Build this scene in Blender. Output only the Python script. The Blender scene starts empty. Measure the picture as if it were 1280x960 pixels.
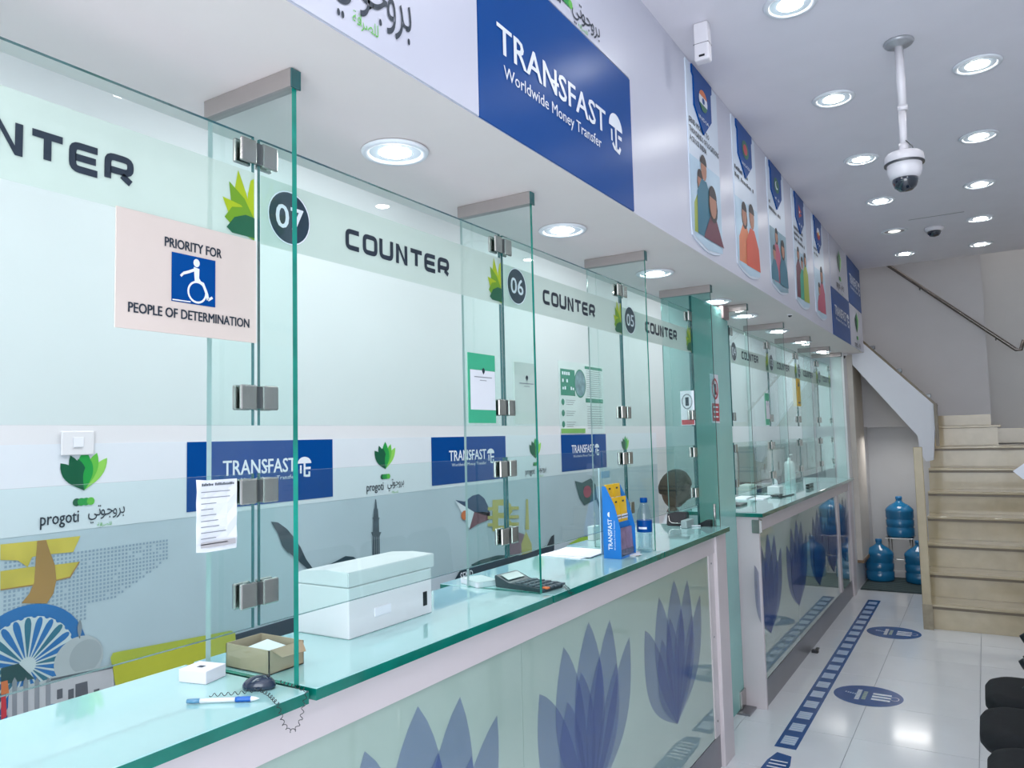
import bpy, bmesh, math, random
from mathutils import Vector, Matrix
random.seed(7)
PI = math.pi
SC = bpy.context.scene
COL = SC.collection
# ------------------------------------------------------------------ camera
EYE = 1.42
FPX, YAW, PITCH, ROLL = 948.69, .554309, .07116, -.0244083
def _basis():
    cy, sy, cp, sp = math.cos(YAW), math.sin(YAW), math.cos(PITCH), math.sin(PITCH)
    f = Vector((-sy*cp, cy*cp, sp)); r = Vector((cy, sy, 0)); u = r.cross(f)
    c, s = math.cos(ROLL), math.sin(ROLL)
    return c*r+s*u, -s*r+c*u, f
CR, CU, CF = _basis()
cam_d = bpy.data.cameras.new('camera'); cam = bpy.data.objects.new('camera', cam_d); COL.objects.link(cam)
cam_d.sensor_width = 36; cam_d.lens = FPX/1280*36; cam_d.clip_start = .02
m3 = Matrix((CR, CU, -CF)).transposed()
cam.matrix_world = Matrix.Translation((0, 0, EYE)) @ m3.to_4x4()
SC.camera = cam
def on(x, y, ax, val):
    """measured point of the photograph on a world plane (ax 0/1/2 = X/Y/Z)"""
    d = CF*FPX + CR*(x-640) - CU*(y-480)
    o = Vector((0, 0, EYE)); t = (val-o[ax])/d[ax]
    return o + d*t
# ------------------------------------------------------------------ world + light
w = bpy.data.worlds.new('world'); SC.world = w; w.use_nodes = True
w.node_tree.nodes['Background'].inputs[0].default_value = (.86, .93, 1, 1)
w.node_tree.nodes['Background'].inputs[1].default_value = 1.0
SC.view_settings.view_transform = 'Standard'; SC.view_settings.look = 'None'
SC.view_settings.gamma = 1; SC.view_settings.use_curve_mapping = False
SC.view_settings.exposure = 0.66
SC.cycles.transparent_max_bounces = 40
SC.cycles.max_bounces = 10
def area(name, loc, size, power, color=(1, 1, 1), rot=(0, 0, 0), sizey=None):
    l = bpy.data.lights.new(name, 'AREA'); l.energy = power; l.color = color; l.size = size
    if sizey: l.shape = 'RECTANGLE'; l.size_y = sizey
    o = bpy.data.objects.new(name, l); o.location = loc; o.rotation_euler = rot; COL.objects.link(o); return o
# fluorescent panels of the staff side (behind the bulkhead)
for yy in (.2, 2.2, 4.2, 6.2, 9.0, 12.0):
    _l = area('office_light', (-1.72, yy, 2.80), .5, 9.5, (.94, .98, 1), sizey=1.4); _l.data.spread = math.radians(155)
area('understair_fill', (-.72, 7.95, 1.38), .3, 1.7, (1, .98, .95), sizey=.3).data.spread = math.radians(170)  # added fill without a fixture, brightens the recess below the flight
area('stairwell_fill', (.3, 8.0, 4.15), 1.0, 4.5, (1, .96, .92))  # unseen area light without a fixture, added to brighten the stairwell
area('shopfront_daylight', (.35, -1.55, 1.55), 2.2, 42, (.88, .94, 1), rot=(PI/2, 0, 0), sizey=2.3)
LAMP_E = 36.0
# ------------------------------------------------------------------ materials
def lin(h):
    h = h.lstrip('#'); v = [int(h[i:i+2], 16)/255 for i in (0, 2, 4)]
    return tuple((c/12.92 if c <= .04045 else ((c+.055)/1.055)**2.4) for c in v)
MATS = {}
def M(name, hexc='#cccccc', rough=.5, metal=0, coat=0, alpha=1, var=.04, scale=6, emit=0, bump=0, spec=.5):
    if name in MATS: return MATS[name]
    m = bpy.data.materials.new(name); m.use_nodes = True; nt = m.node_tree; N, L = nt.nodes, nt.links
    b = N['Principled BSDF']; c = lin(hexc)
    b.inputs['Roughness'].default_value = rough; b.inputs['Metallic'].default_value = metal
    b.inputs['Coat Weight'].default_value = coat; b.inputs['Coat Roughness'].default_value = .03
    b.inputs['Specular IOR Level'].default_value = spec
    tc = N.new('ShaderNodeTexCoord'); nz = N.new('ShaderNodeTexNoise'); nz.inputs['Scale'].default_value = scale
    nz.inputs['Detail'].default_value = 4
    L.new(tc.outputs['Object'], nz.inputs['Vector'])
    cr = N.new('ShaderNodeValToRGB'); L.new(nz.outputs['Fac'], cr.inputs['Fac'])
    cr.color_ramp.elements[0].position = .3; cr.color_ramp.elements[1].position = .7
    cr.color_ramp.elements[0].color = (*[max(0, x*(1-var)) for x in c], 1)
    cr.color_ramp.elements[1].color = (*[min(1, x*(1+var)) for x in c], 1)
    L.new(cr.outputs['Color'], b.inputs['Base Color'])
    if bump:
        bp = N.new('ShaderNodeBump'); bp.inputs['Strength'].default_value = bump; bp.inputs['Distance'].default_value = .002
        L.new(nz.outputs['Fac'], bp.inputs['Height']); L.new(bp.outputs['Normal'], b.inputs['Normal'])
    if emit:
        b.inputs['Emission Color'].default_value = (*c, 1); b.inputs['Emission Strength'].default_value = emit
    if alpha < 1:
        tr = N.new('ShaderNodeBsdfTransparent'); mx = N.new('ShaderNodeMixShader'); mx.inputs[0].default_value = alpha
        L.new(tr.outputs[0], mx.inputs[1]); L.new(b.outputs[0], mx.inputs[2])
        L.new(mx.outputs[0], N['Material Output'].inputs['Surface'])
    MATS[name] = m; return m
def glassmat(name, tint, ior=1.45, boost=1.0):
    m = bpy.data.materials.new(name); m.use_nodes = True; nt = m.node_tree; N, L = nt.nodes, nt.links
    N.remove(N['Principled BSDF'])
    tr = N.new('ShaderNodeBsdfTransparent'); tr.inputs[0].default_value = (*tint, 1)
    gl = N.new('ShaderNodeBsdfGlossy'); gl.inputs['Roughness'].default_value = .0
    gl.inputs[0].default_value = (boost, boost, boost, 1)
    fr = N.new('ShaderNodeFresnel'); fr.inputs[0].default_value = ior
    geo = N.new('ShaderNodeNewGeometry'); mr = N.new('ShaderNodeMath'); mr.operation = 'MULTIPLY'
    inv = N.new('ShaderNodeMath'); inv.operation = 'SUBTRACT'; inv.inputs[0].default_value = 1
    L.new(geo.outputs['Backfacing'], inv.inputs[1]); L.new(fr.outputs[0], mr.inputs[0]); L.new(inv.outputs[0], mr.inputs[1])
    mx = N.new('ShaderNodeMixShader'); L.new(mr.outputs[0], mx.inputs[0]); L.new(tr.outputs[0], mx.inputs[1]); L.new(gl.outputs[0], mx.inputs[2])
    L.new(mx.outputs[0], N['Material Output'].inputs['Surface']); MATS[name] = m; return m
GL = glassmat('clear_glass', (.915, .978, .965))
GLT = glassmat('tinted_glass', (.66, .86, .84))
PET = glassmat('clear_plastic', (.82, .88, .92), 1.7)
EDGE = M('glass_edge', '#0a8f7e', .12, spec=.8, var=.35, scale=9)
EDGEP = M('glass_edge_pale', '#c3d2d4', .2, spec=.8, var=.1)
EDGED = M('glass_edge_dark', '#1d5d60', .15, spec=.8, var=.3)
SLAB = M('slab_aqua', '#a5d1d1', .06, coat=.5, var=.02)
SLABE = M('slab_edge', '#077062', .1, var=.2, coat=.5, scale=12)
WHITE = M('white_paint', '#dfdfe2', .55, var=.01)
CEIL = M('ceiling_paint', '#e9e6ee', .6, var=.015)
SOFF = M('soffit_paint', '#e9dedc', .6, var=.015)
FASC = M('fascia_vinyl', '#c9cad8', .32, var=.01)
LAM = M('white_laminate', '#d3cacd', .35, var=.015)
STEEL = M('brushed_steel', '#b9b6b2', .22, 1, var=.08, scale=20)
STEELD = M('dark_steel', '#6d6f72', .3, 1, var=.08)
KICK = M('kick_steel', '#8b8b90', .3, .7, var=.05)
MARB = M('beige_marble', '#bbab8c', .16, var=.07, scale=9, coat=.25)
MARBD = M('dark_marble_and_shade', '#6e604c', .3, var=.1, scale=14)  # brown marble of cap and end post; also the painted shade below treads
BLACK = M('black_fabric', '#0c1116', .8, var=.2, scale=60, bump=.3)
BLKP = M('black_plastic', '#15191f', .3)
NAVYP = M('navy_plastic', '#16283f', .15, coat=.5)
PAPER = M('white_paper', '#e9ebf2', .7, var=.01)
PLW = M('white_plastic', '#e3e3e6', .3, var=.01)
TILE = M('floor_tile', '#ebedf1', .13, var=.03, scale=3, coat=.1)
GROUT = M('grout', '#a9adb5', .6)
BLUE = M('print_blue', '#01468e', .3, var=.015, spec=.1)
PW = M('print_white', '#e8ecf4', .35, var=.005)
DK = M('print_dark', '#1f2d3c', .4, var=.02)
# ------------------------------------------------------------------ mesh helpers
def box(bm, x0, x1, y0, y1, z0, z1, mi=0):
    v = [bm.verts.new(p) for p in ((x0,y0,z0),(x1,y0,z0),(x1,y1,z0),(x0,y1,z0),(x0,y0,z1),(x1,y0,z1),(x1,y1,z1),(x0,y1,z1))]
    fs = [bm.faces.new([v[i] for i in q]) for q in ((0,3,2,1),(4,5,6,7),(0,1,5,4),(1,2,6,5),(2,3,7,6),(3,0,4,7))]
    for f in fs: f.material_index = mi
    return v, fs          # faces: bottom, top, -y, +x, +y, -x
def bbox(x0, x1, y0, y1, z0, z1, bev=0, seg=2):
    bm = bmesh.new(); box(bm, x0, x1, y0, y1, z0, z1)
    if bev: bmesh.ops.bevel(bm, geom=bm.edges[:], offset=bev, segments=seg, affect='EDGES', profile=.5)
    return bm
def prism(bm, pts, vec, mi=0):
    vec = Vector(vec); a = [bm.verts.new(p) for p in pts]; b = [bm.verts.new(Vector(p)+vec) for p in pts]; n = len(a)
    fs = [bm.faces.new(a), bm.faces.new(b[::-1])]
    for i in range(n): fs.append(bm.faces.new((a[i], b[i], b[(i+1) % n], a[(i+1) % n])))
    for f in fs: f.material_index = mi
    return fs
def lathe(bm, prof, c, seg=28, mi=0, axis='z'):
    rings = []
    for r, z in prof:
        ring = []
        for k in range(seg):
            a = 2*PI*k/seg
            p = Vector((r*math.cos(a), r*math.sin(a), z))
            if axis == 'x': p = Vector((z, p.x, p.y))
            if axis == 'y': p = Vector((p.x, z, p.y))
            ring.append(bm.verts.new(Vector(c)+p))
        rings.append(ring)
    for i in range(len(rings)-1):
        for k in range(seg):
            f = bm.faces.new((rings[i][k], rings[i][(k+1) % seg], rings[i+1][(k+1) % seg], rings[i+1][k])); f.material_index = mi; f.smooth = True
    for ring in (rings[0], rings[-1]):
        try: f = bm.faces.new(ring); f.material_index = mi
        except ValueError: pass
def tube(bm, pts, r, seg=8, mi=0):
    pts = [Vector(p) for p in pts]; rings = []
    up = Vector((0, 0, 1))
    for i, p in enumerate(pts):
        t = (pts[min(i+1, len(pts)-1)]-pts[max(i-1, 0)]).normalized()
        a = t.cross(up if abs(t.z) < .95 else Vector((1, 0, 0))).normalized(); b = t.cross(a)
        rr = r[i] if isinstance(r, (list, tuple)) else r
        rings.append([bm.verts.new(p+rr*(math.cos(2*PI*k/seg)*a+math.sin(2*PI*k/seg)*b)) for k in range(seg)])
    for i in range(len(rings)-1):
        for k in range(seg):
            f = bm.faces.new((rings[i][k], rings[i][(k+1) % seg], rings[i+1][(k+1) % seg], rings[i+1][k])); f.smooth = True; f.material_index = mi
    for ring in (rings[0], rings[-1]):
        f = bm.faces.new(ring); f.material_index = mi
ROOT = {}
def obj(name, bm, mats, parent=None, label=None, cat=None, group=None, kind=None, smooth=False):
    me = bpy.data.meshes.new(name)
    bmesh.ops.recalc_face_normals(bm, faces=bm.faces[:])
    if smooth:
        for f in bm.faces: f.smooth = True
    bm.to_mesh(me); bm.free()
    if not isinstance(mats, (list, tuple)): mats = [mats]
    for m in mats: me.materials.append(m)
    o = bpy.data.objects.new(name, me); COL.objects.link(o)
    if parent is not None:
        o.parent = parent
        if parent.name in ROOT: o.location = -ROOT[parent.name]
    if label: o['label'] = label
    if cat: o['category'] = cat
    if group: o['group'] = group
    if kind: o['kind'] = kind
    return o
def struct(name, bm, mats, parent=None, label=None):
    return obj(name, bm, mats, parent, label=label, kind='structure')
def thing(name, label, cat, loc=(0, 0, 0), group=None, local=False, kind=None, rz=0):
    o = bpy.data.objects.new(name, None); COL.objects.link(o); o.location = loc; o.rotation_euler = (0, 0, rz); o.empty_display_size = .1
    if label: o['label'] = label
    if cat: o['category'] = cat
    if group: o['group'] = group
    if kind: o['kind'] = kind
    if not local: ROOT[o.name] = Vector(loc)
    return o
def dup(root, loc=None, rz=None, label=None):
    def rec(o, par):
        c = o.copy(); COL.objects.link(c)
        if par is not None: c.parent = par
        for ch in o.children: rec(ch, c)
        return c
    r = rec(root, None)
    if loc is not None: r.location = loc
    if rz is not None: r.rotation_euler = (0, 0, rz)
    if label: r['label'] = label
    return r
# ------------------------------------------------------------------ flat print (lettering, posters) on a plane
_fc = {}
def glyphs(s, res=2, bold=0):
    k = (s, res, bold)
    if k in _fc: return _fc[k]
    c = bpy.data.curves.new('t', 'FONT'); c.body = s; c.resolution_u = res; c.offset = bold
    o = bpy.data.objects.new('t', c); COL.objects.link(o)
    dg = bpy.context.evaluated_depsgraph_get(); me = bpy.data.meshes.new_from_object(o.evaluated_get(dg))
    vs = [(v.co.x, v.co.y) for v in me.vertices]; fs = [list(p.vertices) for p in me.polygons]
    bpy.data.objects.remove(o); bpy.data.curves.remove(c); bpy.data.meshes.remove(me)
    _fc[k] = (vs, fs); return _fc[k]
def bounds(vs):
    xs = [v[0] for v in vs]; ys = [v[1] for v in vs]; return min(xs), max(xs), min(ys), max(ys)
def arabic(seq):
    """glyph run in visual order, left to right"""
    V, F, x = [], [], 0
    for ch in seq:
        if ch == ' ': x += .3; continue
        vs, fs = glyphs(ch); a, b, c, d = bounds(vs); n = len(V)
        V += [(v[0]-a+x, v[1]) for v in vs]; F += [[i+n for i in f] for f in fs]; x += b-a-.035
    return V, F
AR1 = '\ufef2\ufe97\ufeee\ufe9f\ufeed\ufeae\ufe91'
AR2 = '\ufe94\ufed3\ufe8d\ufeae\ufebc\ufee0\ufedf'
class Print:
    """polygons on the plane axis=val; u,v are the two other world axes (u=Y for x planes, u=X for y planes; z planes u=X v=Y)"""
    def __init__(s, ax, val, sgn=1, step=.0005, off=.0012):
        s.ax, s.val, s.sgn, s.step, s.off = ax, val, sgn, step, off
        s.bm = bmesh.new(); s.m = []; s.n = 0
    def P(s, u, v, lay):
        d = s.val + s.sgn*(s.off+s.step*lay)
        return {0: (d, u, v), 1: (u, d, v), 2: (u, v, d)}[s.ax]
    def mi(s, m):
        if m not in s.m: s.m.append(m)
        return s.m.index(m)
    def poly(s, pts, m, lay=0):
        f = s.bm.faces.new([s.bm.verts.new(s.P(u, v, lay)) for u, v in pts]); f.material_index = s.mi(m); return f
    def px(s, pts, m, lay=0):
        return s.poly([s.uv(*p) for p in pts], m, lay)
    def uv(s, x, y):
        p = on(x, y, s.ax, s.val); return {0: (p.y, p.z), 1: (p.x, p.z), 2: (p.x, p.y)}[s.ax]
    def rect(s, u0, u1, v0, v1, m, lay=0, r=0):
        if r:
            pts = []
            for cx, cy, a0 in ((u1-r, v0+r, -PI/2), (u1-r, v1-r, 0), (u0+r, v1-r, PI/2), (u0+r, v0+r, PI)):
                for k in range(5): a = a0+k*PI/8; pts.append((cx+r*math.cos(a), cy+r*math.sin(a)))
            return s.poly(pts, m, lay)
        return s.poly([(u0, v0), (u1, v0), (u1, v1), (u0, v1)], m, lay)
    def disc(s, cu, cv, ru, rv, m, lay=0, n=28, a0=0, a1=2*PI):
        k = n if a1-a0 < 2*PI-.01 else n-1
        return s.poly([(cu+ru*math.cos(a0+(a1-a0)*i/n), cv+rv*math.sin(a0+(a1-a0)*i/n)) for i in range(k+1)], m, lay)
    def ring(s, cu, cv, ru, rv, t, m, lay=0, n=28, a0=0, a1=2*PI):
        mi = s.mi(m)
        for i in range(n):
            q = [a0+(a1-a0)*(i+j)/n for j in (0, 1)]
            pts = [(cu+(ru-d)*math.cos(a), cv+(rv-d)*math.sin(a)) for a, d in ((q[0], 0), (q[1], 0), (q[1], t), (q[0], t))]
            s.poly(pts, m, lay)
    def line(s, pts, wd, m, lay=0):
        """ribbon with mitred joints; a repeated end point closes it"""
        P_ = [Vector(p) for p in pts]; closed = (P_[0]-P_[-1]).length < 1e-7
        if closed: P_ = P_[:-1]
        n = len(P_); L_, R_s = [], []
        for i in range(n):
            a = P_[(i-1) % n] if (closed or i) else None; b = P_[(i+1) % n] if (closed or i < n-1) else None
            d1 = (P_[i]-a).normalized() if a is not None else None; d2 = (b-P_[i]).normalized() if b is not None else None
            if d1 is None: d1 = d2
            if d2 is None: d2 = d1
            n1, n2 = Vector((-d1.y, d1.x)), Vector((-d2.y, d2.x)); q = (n1+n2)
            q = q/max(.3, q.dot(n1)) if q.length > 1e-6 else n1
            L_.append(P_[i]+q*wd/2); R_s.append(P_[i]-q*wd/2)
        for i in range(n if closed else n-1):
            k = (i+1) % n; s.poly([L_[i], R_s[i], R_s[k], L_[k]], m, lay)
    def mesh(s, V, F, u0, u1, v0, v1, m, lay=0):
        a, b, c, d = bounds(V); mi = s.mi(m)
        vv = [s.bm.verts.new(s.P(u0+(x-a)/(b-a)*(u1-u0), v0+(y-c)/(d-c)*(v1-v0), lay)) for x, y in V]
        for f in F:
            try: g = s.bm.faces.new([vv[i] for i in f]); g.material_index = mi
            except ValueError: pass
    def text(s, t, u0, u1, v0, v1, m, lay=1, bold=.0, res=2):
        V, F = glyphs(t, res, 0); b = bold*(v1-v0)*.9
        for k, (du, dv) in enumerate(((0, 0),) if not bold else ((-b, -b/2), (b, b/2), (-b, b/2), (b, -b/2))):
            s.mesh(V, F, u0+du, u1+du, v0+dv, v1+dv, m, lay+k*.12)
    def blur(s, u0, u1, v0, v1, m, lay=1, n=12):
        """a line of print too small to read: a row of letter-sized strokes"""
        rr = random.Random(n); u = u0; w_ = (u1-u0)/n
        for k in range(n):
            if rr.random() > .16: s.rect(u+w_*.1, u+w_*.8, v0, v0+(v1-v0)*rr.choice((.75, 1, 1)), m, lay)
            u += w_
    def tpx(s, t, x0, y0, x1, y1, m, lay=1, bold=0, res=2):
        """text box from its lower left and upper right photo corners"""
        u0, v0 = s.uv(x0, y0); u1, v1 = s.uv(x1, y1); s.text(t, u0, u1, v0, v1, m, lay, bold, res)
    def petal(s, base, tip, wd, m, lay=0, bend=0, n=9):
        b, t = Vector(base), Vector(tip); d = t-b; L = d.length; d /= L; nn = Vector((-d.y, d.x)); A, B = [], []
        for i in range(n+1):
            q = i/n; ww = wd*math.sin(PI*q**1.25)**.85 if 0 < q < 1 else 0; c = b+d*L*q+nn*bend*math.sin(PI*q)
            A.append(c+nn*ww/2); B.append(c-nn*ww/2)
        s.poly(A+B[-2:0:-1], m, lay)
    def done(s, name, parent=None, **k):
        bm = s.bm; me = bpy.data.meshes.new(name); bm.to_mesh(me); bm.free()
        for m in s.m: me.materials.append(m)
        o = bpy.data.objects.new(name, me); COL.objects.link(o)
        if parent is not None:
            o.parent = parent
            if parent.name in ROOT: o.location = -ROOT[parent.name]
        for a, b in k.items(): o[{'cat': 'category'}.get(a, a)] = b
        return o
G1, G2, G3, G4 = (M('leaf_green_%d' % i, h, .4) for i, h in enumerate(('#0c5a3c', '#1f9a44', '#63bb46', '#8fd05a')))
def leaf_logo(p, cu, cv, s, lay=1, words=True, base=False):
    """green lotus mark with the two words under it; s = width of the mark"""
    B = (cu, cv-.38*s)
    for k, (tu, tv, wd, m) in enumerate(((-.5, .22, .30, G1), (.5, .3, .26, G4), (-.3, .38, .26, G1), (.27, .42, .26, G3), (0, .5, .3, G2), (-.14, .30, .24, G1), (.14, .26, .2, G2))):
        p.petal(B, (cu+tu*s, cv+tv*s), wd*s, m, lay+k*.6)
    for k, m in enumerate((G1, G2, G2, G3)): p.disc(cu-.15*s+.1*s*k, cv-.62*s, .085*s, .085*s, m, lay+k*.3, n=12)
    if words:
        p.text('progoti', cu-.88*s, cu-.1*s, cv-1.12*s, cv-.80*s, DK, lay, bold=.012)
        V, F = arabic(AR1); p.mesh(V, F, cu+.1*s, cu+.92*s, cv-1.1*s, cv-.72*s, DK, lay)
        V, F = arabic(AR2); p.mesh(V, F, cu+.3*s, cu+.62*s, cv-1.2*s, cv-1.1*s, G3, lay)
def tf_logo(p, u0, u1, v0, v1, lay=1, sub=True):
    """white wordmark with the umbrella sign, fitted in a rectangle"""
    W, H = u1-u0, v1-v0; tu = u0+W*.80
    vb = v0+(H*.38 if sub else 0)
    p.text('TRANSFAST', u0, tu, vb, v1, PW, lay, bold=.022)
    p.rect(u0+W*.435, u0+W*.50, vb+(v1-vb)*.43, vb+(v1-vb)*.56, PW, lay+.5)
    if sub: p.text('Worldwide Money Transfer', u0+W*.05, tu, v0, v0+H*.25, PW, lay, bold=.004, res=1)
    cx, r = u0+W*.91, W*.085; ky = v0+H*.72
    p.disc(cx, ky, r, H*.30, PW, lay, n=14, a0=0, a1=PI)
    p.rect(cx-W*.012, cx+W*.012, v0+H*.12, ky, PW, lay)
    p.line([(cx-r*.55, ky-H*.08), (cx-r*.55, ky-H*.45)], W*.022, PW, lay)
    p.line([(cx+W*.01, v0+H*.15), (cx+r*.7, v0+H*.15), (cx+r*.7, v0+H*.34)], W*.022, PW, lay)
    p.line([(cx+W*.01, v0+H*.5), (cx+r*.9, v0+H*.5)], W*.022, PW, lay)
# ================================================================== THE SETTING
XF = -1.03; XG = -1.145; ZS = 2.105; ZC = 2.85; XS = -.88; YE = 7.41; XW = -2.4
fl = thing('floor', None, None, kind='structure')
o = struct('floor_base', bbox(-2.6, 1.5, -1.7, 13.8, -.12, -.004), GROUT, fl)
tsz = .5; k = 0
tb = bbox(0, tsz-.003, 0, tsz-.003, -.004, 0); tile_me = None
for ix in range(-2, 4):
    for iy in range(-3, 17):
        x0, y0 = -.60+ix*tsz+.0015-(.0), 4.38+(iy-8)*tsz+.0015
        if tile_me is None:
            t = obj('floor_tile', tb, TILE, fl); tile_me = t.data; t.location = (x0, y0, 0)
        else:
            t = bpy.data.objects.new('floor_tile', tile_me); COL.objects.link(t); t.parent = fl; t.location = (x0, y0, 0)
bm = bmesh.new(); box(bm, -2.5, 1.45, -1.7, 7.36, ZC, ZC+.08)
struct('ceiling', bm, CEIL)
bm = bmesh.new(); box(bm, -2.5, -1.4, 7.36, 13.7, ZC, ZC+.08); struct('ceiling_office', bm, CEIL)
bm = bmesh.new(); box(bm, -2.5, 1.45, 7.36, 8.9, 4.2, 4.28); struct('ceiling_stairwell', bm, CEIL)
struct('wall_left', bbox(XW-.1, XW, -1.7, 13.7, 0, ZC), WHITE)
struct('wall_right', bbox(1.35, 1.45, -1.7, 8.9, 0, 4.2), WHITE)
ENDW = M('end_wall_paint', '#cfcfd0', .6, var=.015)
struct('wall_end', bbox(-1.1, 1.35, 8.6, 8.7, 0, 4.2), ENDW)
struct('wall_office_end', bbox(XW, -1.13, 13.6, 13.7, 0, ZC), WHITE)
struct('wall_office_front', bbox(XW, -1.4, -1.7, -1.6, 0, ZC), WHITE)
struct('wall_recess_side', bbox(-1.13, -1.03, 7.27, 13.6, 0, 2.85), WHITE)
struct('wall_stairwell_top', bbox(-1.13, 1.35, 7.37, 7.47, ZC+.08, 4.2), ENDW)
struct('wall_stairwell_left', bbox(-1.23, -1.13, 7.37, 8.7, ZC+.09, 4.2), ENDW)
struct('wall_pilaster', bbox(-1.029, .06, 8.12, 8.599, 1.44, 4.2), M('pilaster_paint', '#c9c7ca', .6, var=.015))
# bulkhead over the counters
bm = bmesh.new(); v, f = box(bm, -1.4, XS, -1.7, YE, ZS, ZC)
f[3].material_index = 1
struct('bulkhead', bm, [SOFF, FASC])
# trim : access seam in ceiling, narrow pier beside the water bottles
struct('trim_1', bbox(-.36, -.03, 5.815, 5.822, ZC-.001, ZC+.001), STEELD)
struct('trim_2', bbox(-1.03, -.985, 7.45, 8.0, .26, 2.1), M('pier_paint', '#cbc5bd', .5))
struct('trim_3', bbox(-1.03, -.975, 7.45, 8.02, .235, .259), M('pier_wood', '#7d6347', .4, var=.2))
struct('baseboard_end', bbox(.062, 1.34, 8.57, 8.599, 1.262, 1.40), MARB)
# ------------------------------------------------------------------ fascia prints
def lamp(x, y, z, on_=True):
    pass
sb = thing('bulkhead_sign', 'big glossy blue money transfer sign with white lettering on the bulkhead', 'sign', (XS, 1.73, ZS))
obj('board', bbox(XS, XS+.004, 1.312, 2.155, ZS+.002, 2.525), BLUE, sb)
p = Print(0, XS+.004)
u0, v0 = p.uv(622, 80); 
p.text('TRANSFAST', 1.385, 1.958, 2.285, 2.352, PW, 1, bold=.022)
p.rect(1.63, 1.675, 2.312, 2.321, PW, 1.6)
p.text('Worldwide Money Transfer', 1.41, 1.925, 2.222, 2.262, PW, 1, bold=.002, res=2)
cx, cz = 2.03, 2.325
p.disc(cx, cz, .048, .045, PW, 1, n=14, a0=0, a1=PI)
p.rect(cx-.006, cx+.006, 2.262, cz, PW, 1); p.line([(cx-.03, cz-.01), (cx-.03, cz-.045)], .010, PW, 1)
p.line([(cx-.025, cz-.05), (cx-.012, cz-.062), (cx+.02, cz-.066), (cx+.03, cz-.05)], .012, PW, 1); p.line([(cx+.016, cz-.02), (cx+.042, cz-.02)], .012, PW, 1)
p.done('lettering', sb, label='white lettering and umbrella sign')
sb = thing('bulkhead_sign', 'white sign board with dark foreign wordmark left of the big blue sign', 'sign', (XS, .9, ZS))
obj('board', bbox(XS, XS+.004, .46, 1.308, ZS+.002, 2.525), FASC, sb)
p = Print(0, XS+.004)
V, F = arabic(AR1); p.mesh(V, F, .875, 1.083, 2.13, 2.262, DK, 1)
V, F = arabic(AR2); p.mesh(V, F, .925, .99, 2.128, 2.158, G3, 1)
p.text('progoti', .60, .83, 2.14, 2.23, DK, 1)
p.done('lettering', sb)
sb = thing('bulkhead_sign', 'white sign board with leaf mark and wordmarks above the big blue sign', 'sign', (XS, 1.73, 2.53))
obj('board', bbox(XS, XS+.004, 1.312, 2.155, 2.529, ZC-.002), FASC, sb)
p = Print(0, XS+.004); leaf_logo(p, 1.735, 2.66, .14, words=False)
p.text('progoti', 1.52, 1.70, 2.535, 2.585, DK, 1, bold=.01)
V, F = arabic(AR1); p.mesh(V, F, 1.765, 1.94, 2.532, 2.602, DK, 1); V, F = arabic(AR2); p.mesh(V, F, 1.80, 1.86, 2.53, 2.545, G3, 1)
p.done('lettering', sb)
sb = thing('bulkhead_sign', 'blue sign board above the white wordmark board nearest the camera', 'sign', (XS, .9, 2.53))
obj('board', bbox(XS, XS+.004, .46, 1.308, 2.529, ZC-.002), BLUE, sb)
p = Print(0, XS+.004); tf_logo(p, .58, 1.15, 2.60, 2.74); p.done('lettering', sb)
# four squares at the far end
for (a, b, c, d, blue, lb) in ((5.81, 6.645, ZS+.002, 2.455, 1, 'small blue money transfer square, lower left of the four at the far bulkhead end'),
                               (5.81, 6.645, 2.459, ZC-.002, 0, 'white square with green leaf mark, upper left of the four at the far bulkhead end'),
                               (6.655, 7.405, 2.459, ZC-.002, 1, 'small blue money transfer square, upper right of the four at the far bulkhead end'),
                               (6.655, 7.405, ZS+.002, 2.455, 0, 'white square with green leaf mark, lower right of the four at the far bulkhead end')):
    sb = thing('sign_square', lb, 'sign', (XS, (a+b)/2, c))
    obj('board', bbox(XS, XS+.004, a, b, c, d), BLUE if blue else FASC, sb)
    p = Print(0, XS+.004, off=.002); cm = (a+b)/2; h = d-c
    if blue: tf_logo(p, a+.09, b-.06, c+h*.33, c+h*.66)
    else: leaf_logo(p, cm, c+h*.62, .2)
    p.done('lettering', sb)
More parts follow.
